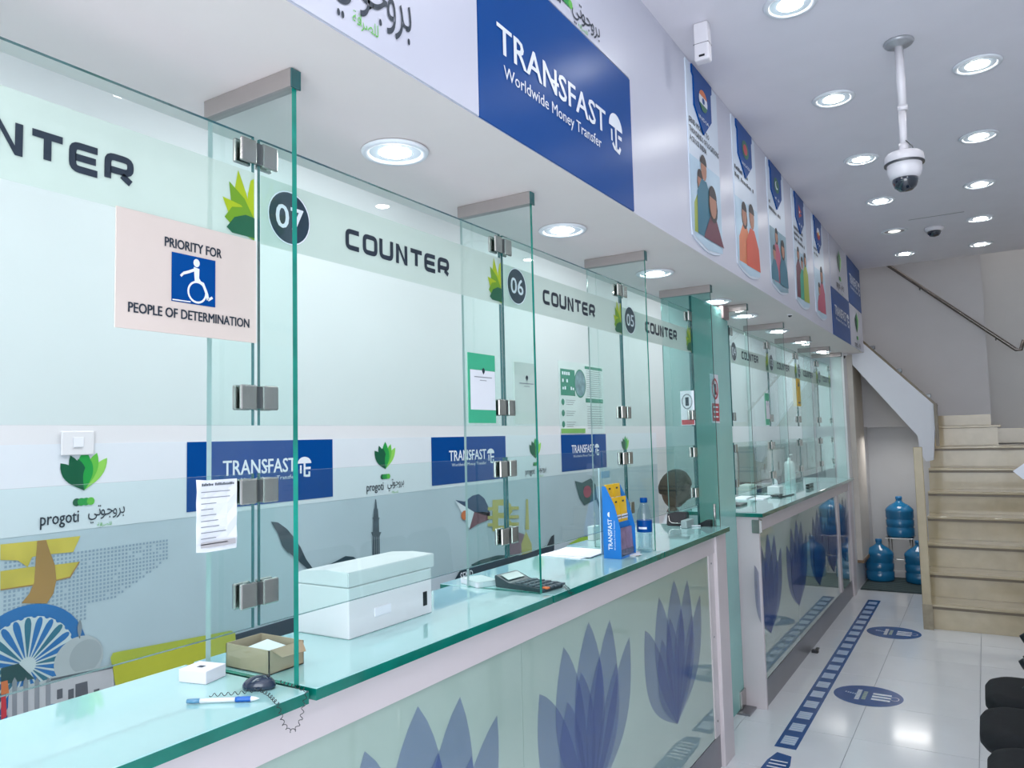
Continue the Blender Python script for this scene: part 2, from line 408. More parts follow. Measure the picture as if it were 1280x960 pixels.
# country banners
SKY = M('banner_sky', '#b9d3e6', .4, var=.12, scale=3); HAIR = M('print_hair', '#241a1c', .5); SKIN = M('print_skin', '#b07a62', .5)
BANW = M('banner_white', '#d5e0ee', .35, var=.02)
def banner(px, y0, y1, z0, z1, pen, flag, cloth, txt, name, lb, bg):
    t = thing('country_banner', lb, 'banner', (XS, (y0+y1)/2, z0), group='country banners on the bulkhead')
    bm = bmesh.new(); n = 10; W = y1-y0
    prof = [(y0, z1)] + [(y0, z0+.08*W), (y0+.03*W, z0+.03)] + [(y0+W*(.1+.8*i/n), z0+.02-.02*math.sin(PI*i/n)) for i in range(n+1)] + [(y1, z0+.045), (y1, z1)]
    prism(bm, [(XS, a, b) for a, b in prof], (.004, 0, 0)); obj('sheet', bm, BANW, t)
    p = Print(0, XS+.004); H = z1-z0
    p.poly([(y0+.0*W, z0+.48*H), (y0+.0*W, z0+.09*H), (y0+.08*W, z0+.045*H), (y0+.5*W, z0+.012*H), (y0+.98*W, z0+.045*H), (y0+.98*W, z0+.50*H)], bg, .3)
    rr = random.Random(len(lb))
    def person(cx, hz, s, hair, top, long=True, b=1):
        if long: p.disc(cx, hz-.012*H*s, .09*W*s, .055*H*s, HAIR, b+.4, n=12)
        p.poly([(cx-.20*W*s, z0+.07*H), (cx-.18*W*s, hz-.12*H*s), (cx-.06*W*s, hz-.05*H*s), (cx+.06*W*s, hz-.05*H*s), (cx+.18*W*s, hz-.12*H*s), (cx+.2*W*s, z0+.08*H)], top, b)
        p.disc(cx, hz, .07*W*s, .052*H*s, SKIN, b+.8, n=12); p.disc(cx, hz+.018*H*s, .078*W*s, .042*H*s, HAIR, b+1.2, n=10, a0=0, a1=PI)
    for i, (cx, hz, s, top) in enumerate(cloth): person(y0+cx*W, z0+(hz+.04)*H, s*1.3, HAIR, top, i % 2 == 0, 1+2*i)
    zt = z0+.66*H
    for i, (a, b) in enumerate(txt):
        if name == 'INDIA': p.text(a, y0+.03*W, y0+b*W, zt-i*.050*H, zt-i*.050*H+.032*H, DK, 1, bold=.03, res=1)
        else: p.blur(y0+.03*W, y0+b*W, zt-i*.050*H, zt-i*.050*H+.026*H, DK, 1, int(14*b)+2)
    p.done('picture', t)
    p2 = bmesh.new(); a0, a1 = y0+pen[0]*W, y0+pen[1]*W; pz = z0+pen[2]*H
    prism(p2, [(XS+.004, a, b) for a, b in ((a0-.02*W, z1), (a0-.02*W, z1-.045*H), (a0+.02*W, z1-.06*H), (a0+.02*W, pz+.12*H), ((a0+a1)/2, pz), (a1-.02*W, pz+.12*H), (a1-.02*W, z1-.06*H), (a1+.02*W, z1-.045*H), (a1+.02*W, z1))], (.006, 0, 0))
    pe = obj('pennant', p2, BLUE, t)
    p = Print(0, XS+.010); cm = (a0+a1)/2; fz = z1-.15*H; fr = .085*H
    flag(p, cm, fz, (a1-a0)*.23, fr*.72)
    if name not in ('INDIA', 'BANGLADESH'): p.blur(cm-(a1-a0)*.2, cm+(a1-a0)*.2, z1-.27*H, z1-.25*H, PW, 1, 6)
    else: p.text(name, cm-(a1-a0)*.28, cm+(a1-a0)*.28, z1-.27*H, z1-.25*H, PW, 1, res=1)
    p.done('emblem', pe)
OR = M('print_orange', '#d9743e', .4); RED = M('print_red', '#c03a44', .4); GRN = M('print_green', '#1d6b4a', .4); YEL = M('print_yellow', '#f2c21b', .4)
PUR = M('print_maroon', '#6b3345', .5); TEA = M('print_teal', '#2a6f86', .5); LIM = M('print_lime', '#9fae3c', .45); PINK = M('print_pink', '#b8576f', .5)
def fl_in(p, c, z, a, b):
    p.disc(c, z, a, b, PW, .6, 16); p.disc(c, z, a, b, OR, 1, 12, PI*.12, PI*.88); p.disc(c, z, a, b, GRN, 1, 12, PI*1.12, PI*1.88); p.disc(c, z, a*.3, b*.3, BLUE, 2, 10)
def fl_bd(p, c, z, a, b): p.disc(c, z, a, b, GRN, .6, 16); p.disc(c, z, a*.6, b*.6, RED, 1, 14)
def fl_pk(p, c, z, a, b): p.disc(c, z, a, b, GRN, .6, 16); p.disc(c, z, a*.55, b*.55, PW, 1, 14); p.disc(c+a*.2, z+b*.15, a*.45, b*.45, GRN, 2, 14)
def fl_np(p, c, z, a, b): p.poly([(c-a*.7, z-b), (c+a, z-b*.1), (c-a*.2, z), (c+a*.9, z+b*.3), (c-a*.7, z+b)], RED, 1); p.disc(c-a*.3, z, a*.2, b*.2, PW, 2, 8)
def fl_ph(p, c, z, a, b): p.disc(c, z, a, b, PW, .6, 16); p.disc(c, z, a, b, RED, 1, 12, PI, 2*PI); p.disc(c, z, a*.4, b*.4, YEL, 2, 8)
banner(0, 2.71, 3.10, 2.125, 2.835, (.17, .76, .66), fl_in, [(.30, .33, .9, LIM), (.42, .42, 1.0, TEA), (.68, .26, 1.3, PUR)],
       [('SEND MONEY TO', .66), ('THOUSANDS OF LOCATIONS', .98), ('ACROSS INDIA', .55)], 'INDIA',
       'nearest country banner, orange white and green roundel, woman and girl with maroon luggage', SKY)
banner(0, 3.32, 3.72, 2.13, 2.835, (.17, .80, .66), fl_bd, [(.36, .36, 1.1, OR), (.68, .38, 1.2, M('print_coral', '#d5583f', .5))],
       [('SEND MONEY', .6), ('TO BANGLADESH', .85)], 'BANGLADESH', 'second country banner from the camera, red disc emblem, couple in orange clothes', SKY)
banner(0, 3.955, 4.345, 2.15, 2.835, (.15, .80, .66), fl_pk, [(.38, .40, .8, PINK), (.20, .25, .8, TEA), (.72, .33, 1.0, TEA)],
       [('SEND', .2), ('TO PAKISTAN', .7)], 'PAKISTAN', 'third country banner from the camera, green crescent emblem, minarets and family', M('banner_dusk', '#7fa3b4', .4, var=.2))
banner(0, 4.56, 4.95, 2.15, 2.835, (.17, .80, .66), fl_np, [(.25, .42, .8, PUR), (.5, .36, .8, M('print_jade', '#2a9a80', .5)), (.75, .42, .8, LIM)],
       [('SEND MONEY TO', .7), ('THOUSANDS OF', .65), ('LOCATIONS ACROSS', .8)], 'NEPAL', 'fourth country banner from the camera, red flag emblem, three people with a green top', SKY)
banner(0, 5.17, 5.55, 2.155, 2.835, (.15, .78, .66), fl_ph, [(.65, .42, 1.1, PINK), (.35, .25, .9, PINK)],
       [('SEND MONEY', .6), ('TO THE', .4)], 'PHILIPPINES', 'fifth and farthest country banner, person in a pink top', SKY)
# ------------------------------------------------------------------ downlights
LENS = M('lamp_lens', '#ffffff', .3, emit=LAMP_E, var=0)
CUP = M('lamp_cup', '#c3d0da', .2, coat=.5, emit=.12, var=0); RIM = M('lamp_rim', '#e4e8ee', .35, var=0)
def downlight():
    t = thing('downlight', '', 'light', local=True, group='round recessed downlights')
    bm = bmesh.new(); lathe(bm, [(.066, -.001), (.083, -.001), (.087, -.004), (.083, -.010), (.070, -.010), (.066, -.006), (.066, -.001)], (0, 0, 0), 32); obj('rim', bm, RIM, t)
    bm = bmesh.new(); lathe(bm, [(.067, -.0055), (.044, -.0015)], (0, 0, 0), 32); obj('reflector', bm, CUP, t)
    bm = bmesh.new(); lathe(bm, [(.044, -.0015), (.043, -.005), (.03, -.010), (.002, -.013)], (0, 0, 0), 24); obj('lens', bm, LENS, t)
    return t
DLS = downlight(); used = False
def put_light(x, y, z, lb, grp, emitting=True, s=1):
    global used
    if not used: r = DLS; used = True
    else: r = dup(DLS)
    r.location = (x, y, z); r['label'] = lb; r['group'] = grp; r.scale = (s, s, 1)
    if not emitting:
        for c in r.children:
            if c.name.startswith('lens'):
                c.data = c.data.copy(); c.data.materials.clear(); c.data.materials.append(M('lamp_dim', '#f3f1ea', .4, emit=.9, var=0))
            if c.name.startswith('reflector'):
                c.data = c.data.copy(); c.data.materials.clear(); c.data.materials.append(STEEL)
ords = ['nearest', 'second', 'third', 'fourth', 'fifth', 'sixth']
ly = [2.587, 3.451, 4.324, 5.197, 6.067, 6.907]
for i, y in enumerate(ly):
    put_light(-.47, y, ZC, ('dim recessed downlight just left of the small dome camera' if i == 4 else ords[i]+' ceiling downlight in the row left of the hanging camera'), 'ceiling downlights left row', i != 4)
ly2 = [3.452, 4.326, 5.193, 6.065, 6.924]
for i, y in enumerate(ly2): put_light(.06, y, ZC, ords[i]+' ceiling downlight in the row right of the hanging camera', 'ceiling downlights right row')
for x in (-.47, .06, .6):
    for y in (-.9, 0, .86, 1.72): put_light(x, y, ZC, 'round ceiling downlight behind or above the viewer', 'ceiling downlights out of view')
for y in (3.452, 5.193, 6.924): put_light(.75, y, ZC, 'round ceiling downlight over the waiting seats out of view', 'ceiling downlights out of view right')
put_light(.06, 2.587, ZC, 'round ceiling downlight just above the picture', 'ceiling downlights out of view mid')
so = [1.35, 2.19, 3.02, 3.88, 4.47, 5.30, 6.09, 6.96]
lbs = ['nearest large downlight under the bulkhead, left of the blue sign', 'second bulkhead downlight, beyond the second glass fin', 'third bulkhead downlight, between the third and fourth glass fins',
       'fourth bulkhead downlight, seen behind the fourth glass fin', 'fifth bulkhead downlight, over the nearer end of the far counter', 'sixth bulkhead downlight, over the far counter', 'seventh bulkhead downlight, over the far counter', 'eighth and farthest bulkhead downlight by the small black dome']
for y, l in zip(so, lbs): put_light(-1.145 if y < 4 else -1.155, y, ZS, l, 'bulkhead downlights', s=.92)
put_light(-1.145, .45, ZS, 'bulkhead downlight out of view at the left', 'bulkhead downlights left out')
# ================================================================== COUNTERS
LOT = [M('lotus_blue_%d' % i, h, .12, alpha=a, coat=.3) for i, (h, a) in enumerate((('#5068a8', .38), ('#4460a4', .36), ('#1f4c98', .6)))]
PANEL = M('panel_mint', '#a3bab0', .045, coat=1, var=.03, scale=2)
def lotus(parent, yc, x, far=0):
    p = Print(0, x, step=.0003, off=.0006)
    B = (yc-.02, .34)
    for k, (dy, z, wd, bend) in enumerate(((-.30, .745, .17, .04), (.30, .755, .15, -.045), (-.16, .833, .17, .03), (.15, .843, .17, -.03), (0, .868, .19, 0), (-.06, .738, .13, 0), (.065, .751, .12, 0), (.19, .70, .12, -.03), (-.15, .68, .14, .04))):
        p.petal(B, (yc+dy, z+.0), wd, LOT[2 if far else (0 if k < 5 else 1)], k, bend, 14)
    p.done('lotus_print', parent, label='translucent blue lotus print')
def counter(name, lb, y0, y1, panels, lotuses, far=0):
    t = thing(name, lb, 'counter', (XF, (y0+y1)/2, 0))
    obj('body', bbox(-1.325, XF-.022, y0+.01, y1-.01, 0, .975), LAM, t)
    obj('top_rail', bbox(XF-.02, XF+.002, y0, y1, .90, .978, .002), LAM, t)
    obj('kick_plate', bbox(XF-.02, XF-.006, y0+.01, y1-.01, .0, .135), KICK, t)
    for (a, b) in panels:
        g = obj('glass_panel', bbox(XF-.02, XF-.008, a+.001, b-.001, .137, .899), PANEL, t)
        for yc in lotuses:
            if a < yc < b: lotus(g, yc, XF-.008, far)
    return t
c1 = counter('service_counter', 'near service counter with mint glass front, blue lotus prints and white frame', -.9, 3.44, [(-.9, .2), (.2, 1.69), (1.69, 3.23)], [.52, 1.27, 2.075, 2.81])
obj('post', bbox(XF-.02, XF+.012, 3.30, 3.442, 0, .978, .003), LAM, c1)
obj('stile', bbox(XF-.018, XF-.004, 3.232, 3.30, .137, .899), M('stile_white', '#d5cdcf', .4), c1)
for zz in (.86, .55, .2):
    bm = bmesh.new(); lathe(bm, [(.004, 0), (.004, .0015)], (XF-.004, 3.265, zz), 10, axis='x'); obj('screw', bm, STEELD, c1)
c2 = counter('service_counter', 'far service counter by the stairs, white end panel and dark blue lotus prints', 4.085, 7.24, [(4.12, 6.52), (6.60, 7.12)], [4.28, 5.02, 5.72, 6.30, 6.86], 1)
obj('end_panel', bbox(-1.33, XF+.004, 4.062, 4.084, 0, .978, .002), LAM, c2)
obj('post', bbox(XF-.02, XF+.010, 7.13, 7.27, 0, .978), LAM, c2)
obj('stile', bbox(XF-.02, XF+.003, 6.52, 6.60, 0.14, .90), LAM, c2)
obj('corner_latch', bbox(XF-.03, XF+.014, 4.05, 4.095, .895, .965, .004), STEEL, c2)
obj('latch_plate', bbox(XF+.014, XF+.018, 4.055, 4.07, .90, .96), PLW, c2)
def slab(y0, y1, lb, xb=-1.425):
    bm = bmesh.new(); v, f = box(bm, xb, -1.0, y0, y1, .979, 1.0)
    for q in (2, 3, 4, 5): f[q].material_index = 1
    bmesh.ops.bevel(bm, geom=[e for e in bm.edges if abs(e.verts[0].co.z-1) < 1e-5 and abs(e.verts[1].co.z-1) < 1e-5], offset=.0015, segments=1, affect='EDGES')
    obj('glass_worktop', bm, [SLAB, SLABE], label=lb, cat='worktop', group='aqua glass worktops')
slab(-.9, .936, 'aqua glass worktop at lower left carrying the mouse and pen', -1.334)
slab(.953, 1.795, 'aqua glass worktop carrying the large white machine', -1.336)
slab(1.802, 2.622, 'aqua glass worktop carrying the calculator and the brochure stand', -1.38)
slab(2.630, 3.447, 'aqua glass worktop at the far end of the near counter with card terminal', -1.40)
slab(4.045, 7.29, 'aqua glass worktop of the far counter beside the stairs')
# ------------------------------------------------------------------ glass screens
def pane(name, parent, x0, x1, y0, y1, z0, z1, glass=GL, edge=EDGED, **k):
    bm = bmesh.new(); v, f = box(bm, x0, x1, y0, y1, z0, z1)
    dims = (x1-x0, y1-y0, z1-z0); thin = dims.index(min(dims))
    keep = {0: (3, 5), 1: (2, 4)}[thin]
    for i, q in enumerate(f):
        if i not in keep: q.material_index = 1
    if thin == 1: f[5].material_index = 2
    return obj(name, bm, [glass, edge, EDGEP], parent, **k)
BAND = M('frosted_band', '#c3d6cb', .5, alpha=.80, var=.02)
LFY, LFG, LFD = M('leaf_lime', '#a9bd12', .4), M('leaf_mid', '#6f9d1d', .4), M('leaf_deep', '#1c5f42', .4)
BADGE = M('badge_dark', '#22394a', .3)
def counter_word(p, u0, u1, v0, v1, m, lay=2):
    """C O U N T E R in wide rounded strokes"""
    W = (u1-u0)/7; H = v1-v0; t = H*.235
    def X(i, a): return u0+W*i+W*(.08+.76*a)
    def Y(b): return v0+t/2+(H-t)*b
    def rnd(pts, r=.34):
        closed = pts[0] == pts[-1]; q = [Vector(p) for p in (pts[:-1] if closed else pts)]; n = len(q); out = []
        for i, p in enumerate(q):
            if not closed and i in (0, n-1): out.append(p); continue
            a, b = q[(i-1) % n], q[(i+1) % n]; ra, rb = p.lerp(a, min(.42, r*.03/(p-a).length)), p.lerp(b, min(.42, r*.03/(p-b).length))
            for k in range(5):
                t_ = k/4; out.append(ra*(1-t_)**2+p*2*t_*(1-t_)+rb*t_**2)
        if closed: out.append(out[0])
        return out
    h_ = t/2/W
    S = {0: [[(.95, 1), (.06, 1), (.06, 0), (.95, 0)]], 1: [[(.05, 1), (.95, 1), (.95, 0), (.05, 0), (.05, 1)]],
         2: [[(.05, 1), (.05, 0), (.95, 0), (.95, 1)]], 4: [[(-.02, 1), (1.02, 1)], [(.5, 1-t/2/(H-t)), (.5, 0)]],
         5: [[(.98, 1), (.06, 1), (.06, 0), (.98, 0)], [(.06+h_, .5), (.92, .5)]],
         6: [[(.06, 0), (.06, 1), (.96, 1), (.96, .42), (.06+h_, .42)], [(.62, .42-t/2/(H-t)), (.98, 0)]]}
    for i, ss in S.items():
        for s_ in ss:
            pts = [(X(i, a), Y(b)+(t/2 if (b == 1 and i in (2,)) else 0)) for a, b in s_]; p.line(rnd(pts) if len(pts) > 2 else pts, t, m, lay)
    tt = t*.95; x0, x1 = X(3, .0), X(3, 1.0)
    p.poly([(x0, v0), (x0+tt, v0), (x0+tt, v1), (x0, v1)], m, lay); p.poly([(x1-tt, v0), (x1, v0), (x1, v1), (x1-tt, v1)], m, lay)
    p.poly([(x0+tt, v1), (x0+tt, v1-tt*1.3), (x1-tt, v0), (x1-tt, v0+tt*1.3)], m, lay)
def hinge(parent, y, z, x=XG, sides=(-1, 1)):
    for sg in sides:
        a, b = sorted((y+sg*.007, y+sg*.043))
        for xa, xb in ((x-.013, x-.0045), (x+.0065, x+.0135)):
            obj('hinge_plate', bbox(xa, xb, a, b, z-.023, z+.023, .003), STEEL, parent)
    obj('hinge_pin', bbox(x+.0045, x+.0115, y-.0068, y+.0068, z-.02, z+.02), STEELD, parent)
_fy = [.0455, .945, 1.803, 2.641, 3.441, 4.075, 4.936, 5.796, 6.616, 7.215]; _g = .0068
bays = [(_fy[k]+_g, _fy[k+1]-_g, n_, '') for k, n_ in ((0, '08'), (1, '07'), (2, '06'), (3, '05'), (5, '04'), (6, '03'), (7, '02'), (8, '01'))]
WHERE = ['leftmost, behind the priority notice', 'between the nearest and second fins', 'between the second and third fins', 'between the third and fourth fins',
         'first beyond the teal door', 'second beyond the teal door', 'beside the yellow notice on the far counter', 'at the far end by the stairs']
for i, (a, b, num, nm) in enumerate(bays):
    far = i > 3
    up = thing('upper_screen', 'upper clear glass sheet with a frosted band, '+WHERE[i], 'glass screen', (XG, (a+b)/2, 1.455), group='upper glass sheets with counter bands')
    pane('pane', up, XG-.004, XG+.004, a, b, 1.455, 2.0)
    bz0, bz1 = (1.797, 1.930) if i < 2 else (1.797, 1.917 - .012*(i-2))
    bz1 = max(bz1, 1.885)
    p = Print(0, XG+.004); p.rect(a, b, bz0, bz1, BAND, 0); p.done('sign_band', up)
    p = Print(0, XG+.004, off=.0022, step=.0004)
    if i == 0:
        # letters end at y .70 in this bay
        counter_word(p, .325, .703, 1.835, 1.882, DK)
    else:
        counter_word(p, a+.222, a+.60, 1.833, 1.879, DK)
    p.done('lettering', up)
    zc = 1.866
    if i:
        p = Print(0, XG+.004, off=.0022, step=.0004)
        p.disc(a+.07, 1.863, .052, .052, BADGE, 0, 30)
        p.ring(a+.07, 1.863, .0535, .0535, .0025, PW, .5, 30)
        p.text(num, a+.036, a+.105, 1.840, 1.886, PW, 1.5, bold=.02, res=3)
        p.done('number_badge', up)
    # leaf ornament clipped by the sheet's right edge
    p = Print(0, XG+.004, off=.0022, step=.0003)
    bx = b-.002
    for k, pts in enumerate((((0, .0), (-.012, .098), (-.026, .085), (-.036, .055), (-.03, .03)), ((0, 0), (0, .09), (-.018, .11), (-.03, .05)))): pass
    def leafpoly(pts, m, lay): p.poly([(bx-u, 1.80+v) for u, v in pts], m, lay)
    leafpoly([(0, .03), (0, .118), (.008, .112), (.014, .085), (.016, .05)], LFY, 0)
    leafpoly([(.0, .03), (.018, .085), (.036, .125), (.044, .085), (.034, .04), (.01, .02)], LFY, 1)
    leafpoly([(.0, .04), (.022, .074), (.056, .098), (.052, .064), (.038, .035), (.01, .02)], LFG, 2)
    leafpoly([(.0, .03), (.03, .06), (.070, .066), (.056, .036), (.04, .014), (.0, .01)], LFY, 3)
    leafpoly([(.0, .03), (.02, .058), (.05, .052), (.066, .03), (.04, .01), (.0, .0)], LFG, 4)
    leafpoly([(.0, .004), (.0, .042), (.02, .044), (.045, .034), (.062, .012), (.05, .004)], LFD, 5)
    p.done('leaf_print', up)
    low = thing('lower_screen', 'lower clear glass sheet, '+WHERE[i].replace('behind the priority notice', 'holding the taped notice'), 'glass screen', (XG, (a+b)/2, 1.09), group='lower glass sheets')
    pane('pane', low, XG-.004, XG+.004, a, b, 1.09, 1.367)
fins = [(.0455, 'out of frame at left'), (.945, 'nearest, beside the mouse'), (1.803, 'second, standing by the calculator'), (2.641, 'third, just beyond the water bottle'), (3.441, 'fourth, at the far end of the near worktop'),
        (4.075, 'first of the far counter, beside the glass door'), (4.936, 'second of the far counter'), (5.796, 'third of the far counter'), (6.616, 'fourth of the far counter'), (7.215, 'last, at the far end of the far counter')]
for i, (y, nm) in enumerate(fins):
    t = thing('glass_fin', 'clear glass divider fin, '+nm, 'glass divider', (XG, y, 1.0), group='glass divider fins')
    xa, xb = (-1.28, -1.04) if i != 5 else (-1.24, -1.04)
    pane('pane', t, xa, xb, y-.0055, y+.0055, 1.0005, 2.08, GLT if i == 4 else GL, EDGE if i < 4 else EDGED)
    obj('top_channel', bbox(xa-.004, xb+.003, y-.012, y+.012, 2.07, 2.1045, .001), M('channel_steel', '#a29a98', .4, .4), t)
    obj('channel_end', bbox(xb+.0035, xb+.006, y-.011, y+.011, 2.068, 2.1035), EDGED, t)
    for z in (1.967, 1.506, 1.335, 1.15): hinge(t, y, z, sides=(-1,) if i in (4, 9) else (1,) if i == 5 else (-1, 1))
# ------------------------------------------------------------------ signs on the glass
CREAM = M('cream_card', '#d8c9c1', .5, var=.01)
t = thing('notice_board', 'cream priority notice with blue wheelchair symbol on the leftmost glass sheet', 'sign', (XG, .8, 1.6))
obj('card', bbox(XG+.0065, XG+.009, .6695, .939, 1.607, 1.799), CREAM, t)
p = Print(0, XG+.009, off=.0006, step=.0004)
p.tpx('PRIORITY FOR', 198.5, 306.5, 270.5, 305.5, DK, 1, bold=.012, res=3) if False else None
p.text('PRIORITY FOR', .752, .862, 1.7515, 1.7675, DK, 1, bold=.03, res=3)
p.text('PEOPLE OF DETERMINATION', .690, .922, 1.6335, 1.6495, DK, 1, bold=.03, res=3)
p.rect(.7645, .8495, 1.6615, 1.7445, BLUE, 1)
cx, cz = .813, 1.683
p.ring(cx, cz, .019, .0195, .0035, PW, 2, 26)
p.disc(.8115, 1.7335, .0062, .0072, PW, 2, 14)
p.poly([(.806, 1.726), (.817, 1.724), (.8165, 1.708), (.8215, 1.701), (.808, 1.7)], PW, 2.4)
p.line([(.809, 1.722), (.797, 1.716), (.786, 1.7115)], .0048, PW, 2.8)
p.line([(.786, 1.7115), (.781, 1.706)], .004, PW, 2.8)
p.line([(.812, 1.703), (.824, 1.699), (.832, 1.682), (.834, 1.672)], .0052, PW, 3.2)
p.line([(.834, 1.672), (.843, 1.678)], .0045, PW, 3.2)
p.line([(.766, 1.664), (.800, 1.6645)], .002, PW, 3.2)
p.done('print', t)
t = thing('taped_notice', 'creased white page of printed text taped to the leftmost lower glass sheet', 'paper', (XG, .85, 1.24))
bm = bmesh.new(); n = 6
vv = [[bm.verts.new((XG+.006+.0015*math.sin(3*i+j)+.0015, .8155+.0815*j/4, 1.2385+.122*i/n+.002*(j == 0))) for j in range(5)] for i in range(n+1)]
for i in range(n):
    for j in range(4): bm.faces.new((vv[i][j], vv[i][j+1], vv[i+1][j+1], vv[i+1][j]))
o = obj('sheet', bm, PAPER, t); s = o.modifiers.new('s', 'SOLIDIFY'); s.thickness = .0006
TXG = M('faint_text', '#8c8f97', .6)
p = Print(0, XG+.0105, off=.0008)
p.blur(.823, .889, 1.351, 1.3555, DK, 0, 20)
for k, wd in enumerate((.058, .058, .03, .024, .03, .034, .036, .05, .03, .054)):
    z = 1.3405-k*.0098; p.rect(.822, .822+wd, z-.0006, z+.0009, TXG, 0)
p.rect(.822, .892, 1.247, 1.256, M('grey_strip', '#b9b4b8', .6), 0)
p.done('print', t)
MINT = M('poster_mint', '#3fb58b', .4)
def qr_card(y0, y1, z0, z1, lb, mint):
    t = thing('payment_card_poster', lb, 'poster', (XG, (y0+y1)/2, z0))
    obj('backing', bbox(XG+.005, XG+.0065, y0, y1, z0, z1), MINT if mint else M('poster_pale', '#d5dcd5', .5), t)
    p = Print(0, XG+.0065); W = y1-y0; H = z1-z0
    if mint: p.rect(y0+.06*W, y1-.02*W, z0+.19*H, z0+.76*H, PAPER, 0)
    cm = y0+.54*W; p.petal((cm, z0+.70*H), (cm, z0+.80*H), .1*W, DK, 1)
    p.rect(y0+.2*W, y0+.85*W, z0+.655*H, z0+.668*H, TXG, 1); p.rect(y0+.4*W, y0+.65*W, z0+.61*H, z0+.62*H, TXG, 1)
    p.done('print', t)
qr_card(1.622, 1.752, 1.462, 1.648, 'mint green poster with a white card on glass left of the second fin', True)
qr_card(1.852, 1.98, 1.46, 1.64, 'pale grey poster on glass just right of the second fin', False)
qr_card(4.80, 4.90, 1.462, 1.66, 'narrow mint poster with a white card on the number 04 screen', True)
t = thing('yellow_notice', 'narrow yellow warning notice hung on the glass by badge 02', 'sign', (XG, 5.79, 1.6))
obj('card', bbox(XG+.016, XG+.018, 5.70, 5.83, 1.60, 1.80), YEL, t)
p = Print(0, XG+.018); p.poly([(5.74, 1.74), (5.79, 1.745), (5.765, 1.785)], DK, 1); p.rect(5.73, 5.80, 1.62, 1.63, DK, 1); p.done('print', t)
# ------------------------------------------------------------------ frosted glass door between the counters
t = thing('glass_door', 'tall frosted teal glass door between the two counters', 'door', (-1.13, 3.76, 0))
bm = bmesh.new(); v, f = box(bm, -1.150, -1.139, 3.462, 4.055, .012, 2.07)
TEAL = M('frosted_teal', '#8fd0c8', .12, alpha=.93, coat=.3, var=.02)
for i, q in enumerate(f):
    if i not in (3, 5): q.material_index = 1
obj('pane', bm, [TEAL, EDGED], t)
obj('patch_fitting', bbox(-1.155, -1.128, 3.97, 4.055, .012, .10, .004), STEEL, t)
obj('patch_fitting', bbox(-1.155, -1.128, 3.95, 4.055, 2.02, 2.09, .006), M('pink_steel', '#a58f90', .4, .5), t)
struct('trim_4', bbox(-1.2, -1.08, 3.93, 4.06, 0.0005, .010), KICK)
def nophone(x, y0, y1, z0, z1, lb, faint):
    t = thing('prohibition_notice', lb, 'sign', (x, (y0+y1)/2, z0))
    obj('card', bbox(x, x+.002, y0, y1, z0, z1), PAPER, t)
    p = Print(0, x+.002); W, H = y1-y0, z1-z0; cm = (y0+y1)/2
    p.ring(cm, z0+.70*H, .40*W, .22*H, .012, RED, 1, 24); p.line([(cm-.26*W, z0+.84*H), (cm+.26*W, z0+.56*H)], .009, RED, 1.5)
    p.rect(cm-.1*W, cm+.14*W, z0+.58*H, z0+.80*H, DK, .5); p.rect(y0+.06*W, y1-.06*W, z0+.04*H, z0+.40*H, RED, .5)
    for k in range(3): p.rect(y0+.2*W, y1-.2*W, z0+(.31-.1*k)*H, z0+(.345-.1*k)*H, PW, 1)
    p.done('print', t)
nophone(-1.1385, 3.70, 3.83, 1.47, 1.715, 'red and white no mobile phone notice on the teal glass door', 0)
t = thing('prohibition_notice', 'small pale no phone notice on the fourth glass fin', 'sign', (-1.18, 3.43, 1.46))
obj('card', bbox(-1.20, -1.135, 3.4325, 3.4345, 1.46, 1.62), PAPER, t)
p = Print(1, 3.4325, sgn=-1); p.ring(-1.168, 1.57, .026, .036, .005, TXG, 1, 20); p.rect(-1.176, -1.16, 1.55, 1.59, DK, 1); p.rect(-1.197, -1.138, 1.463, 1.485, RED, 1); p.done('print', t)
# ================================================================== MURAL WALL
MUL, MUG = M('mural_light', '#dde3ea', .5, var=.01), M('mural_grey', '#bccad4', .5, var=.05, scale=2.5)
t = thing('wall_mural', 'pale blue grey printed mural strip along the back wall behind the counters', 'mural', (XW, 5, .1))
obj('sheet', bbox(XW, XW+.003, -.9, 6.2, .45, 1.435), MUG, t)
obj('light_strip', bbox(XW+.003, XW+.004, -.9, 6.2, 1.17, 1.4355), MUL, t)
XM = XW+.004
for k in range(4):
    p = Print(0, XM); leaf_logo(p, 1.318+1.404*k, 1.345, .145); p.done('leaf_mark', t)
for k in range(-1, 3):
    a = 1.678+1.396*k; p = Print(0, XM)
    p.rect(a, a+.706, 1.188, 1.434, BLUE, 0); tf_logo(p, a+.15, a+.585, 1.272, 1.362, 1)
    p.done('blue_sign_print', t)
XM = XW+.003
GOLD, GOLD2, BRN = M('print_gold', '#d2bd4e', .35, var=.25, scale=5), M('print_gold2', '#e8dd86', .35), M('print_bronze', '#a88148', .4, var=.1)
p = Print(0, XM, step=.0006, off=.0016)
# currency sign
p.px([(0, 680.5), (45, 676), (100, 670), (97, 677), (91, 690), (60, 693), (40, 696), (34, 709), (22, 700.5), (0, 700)], GOLD, 1)
p.px([(0, 714), (34, 709), (68, 706), (99, 702), (87, 721), (70, 725), (40, 731), (0, 737)], GOLD, 1)
p.px([(98, 702), (99.5, 702), (87.5, 722), (70, 726), (40, 732), (0, 738), (0, 736.5), (40, 730.5), (70, 724.5), (86.5, 720.5)], BRN, 1.5)
p.px([(46, 676), (57, 675), (62, 690), (68, 706), (70, 725), (66, 742), (58, 754), (26, 754), (36, 742), (42, 728), (44, 700)], BRN, 2)
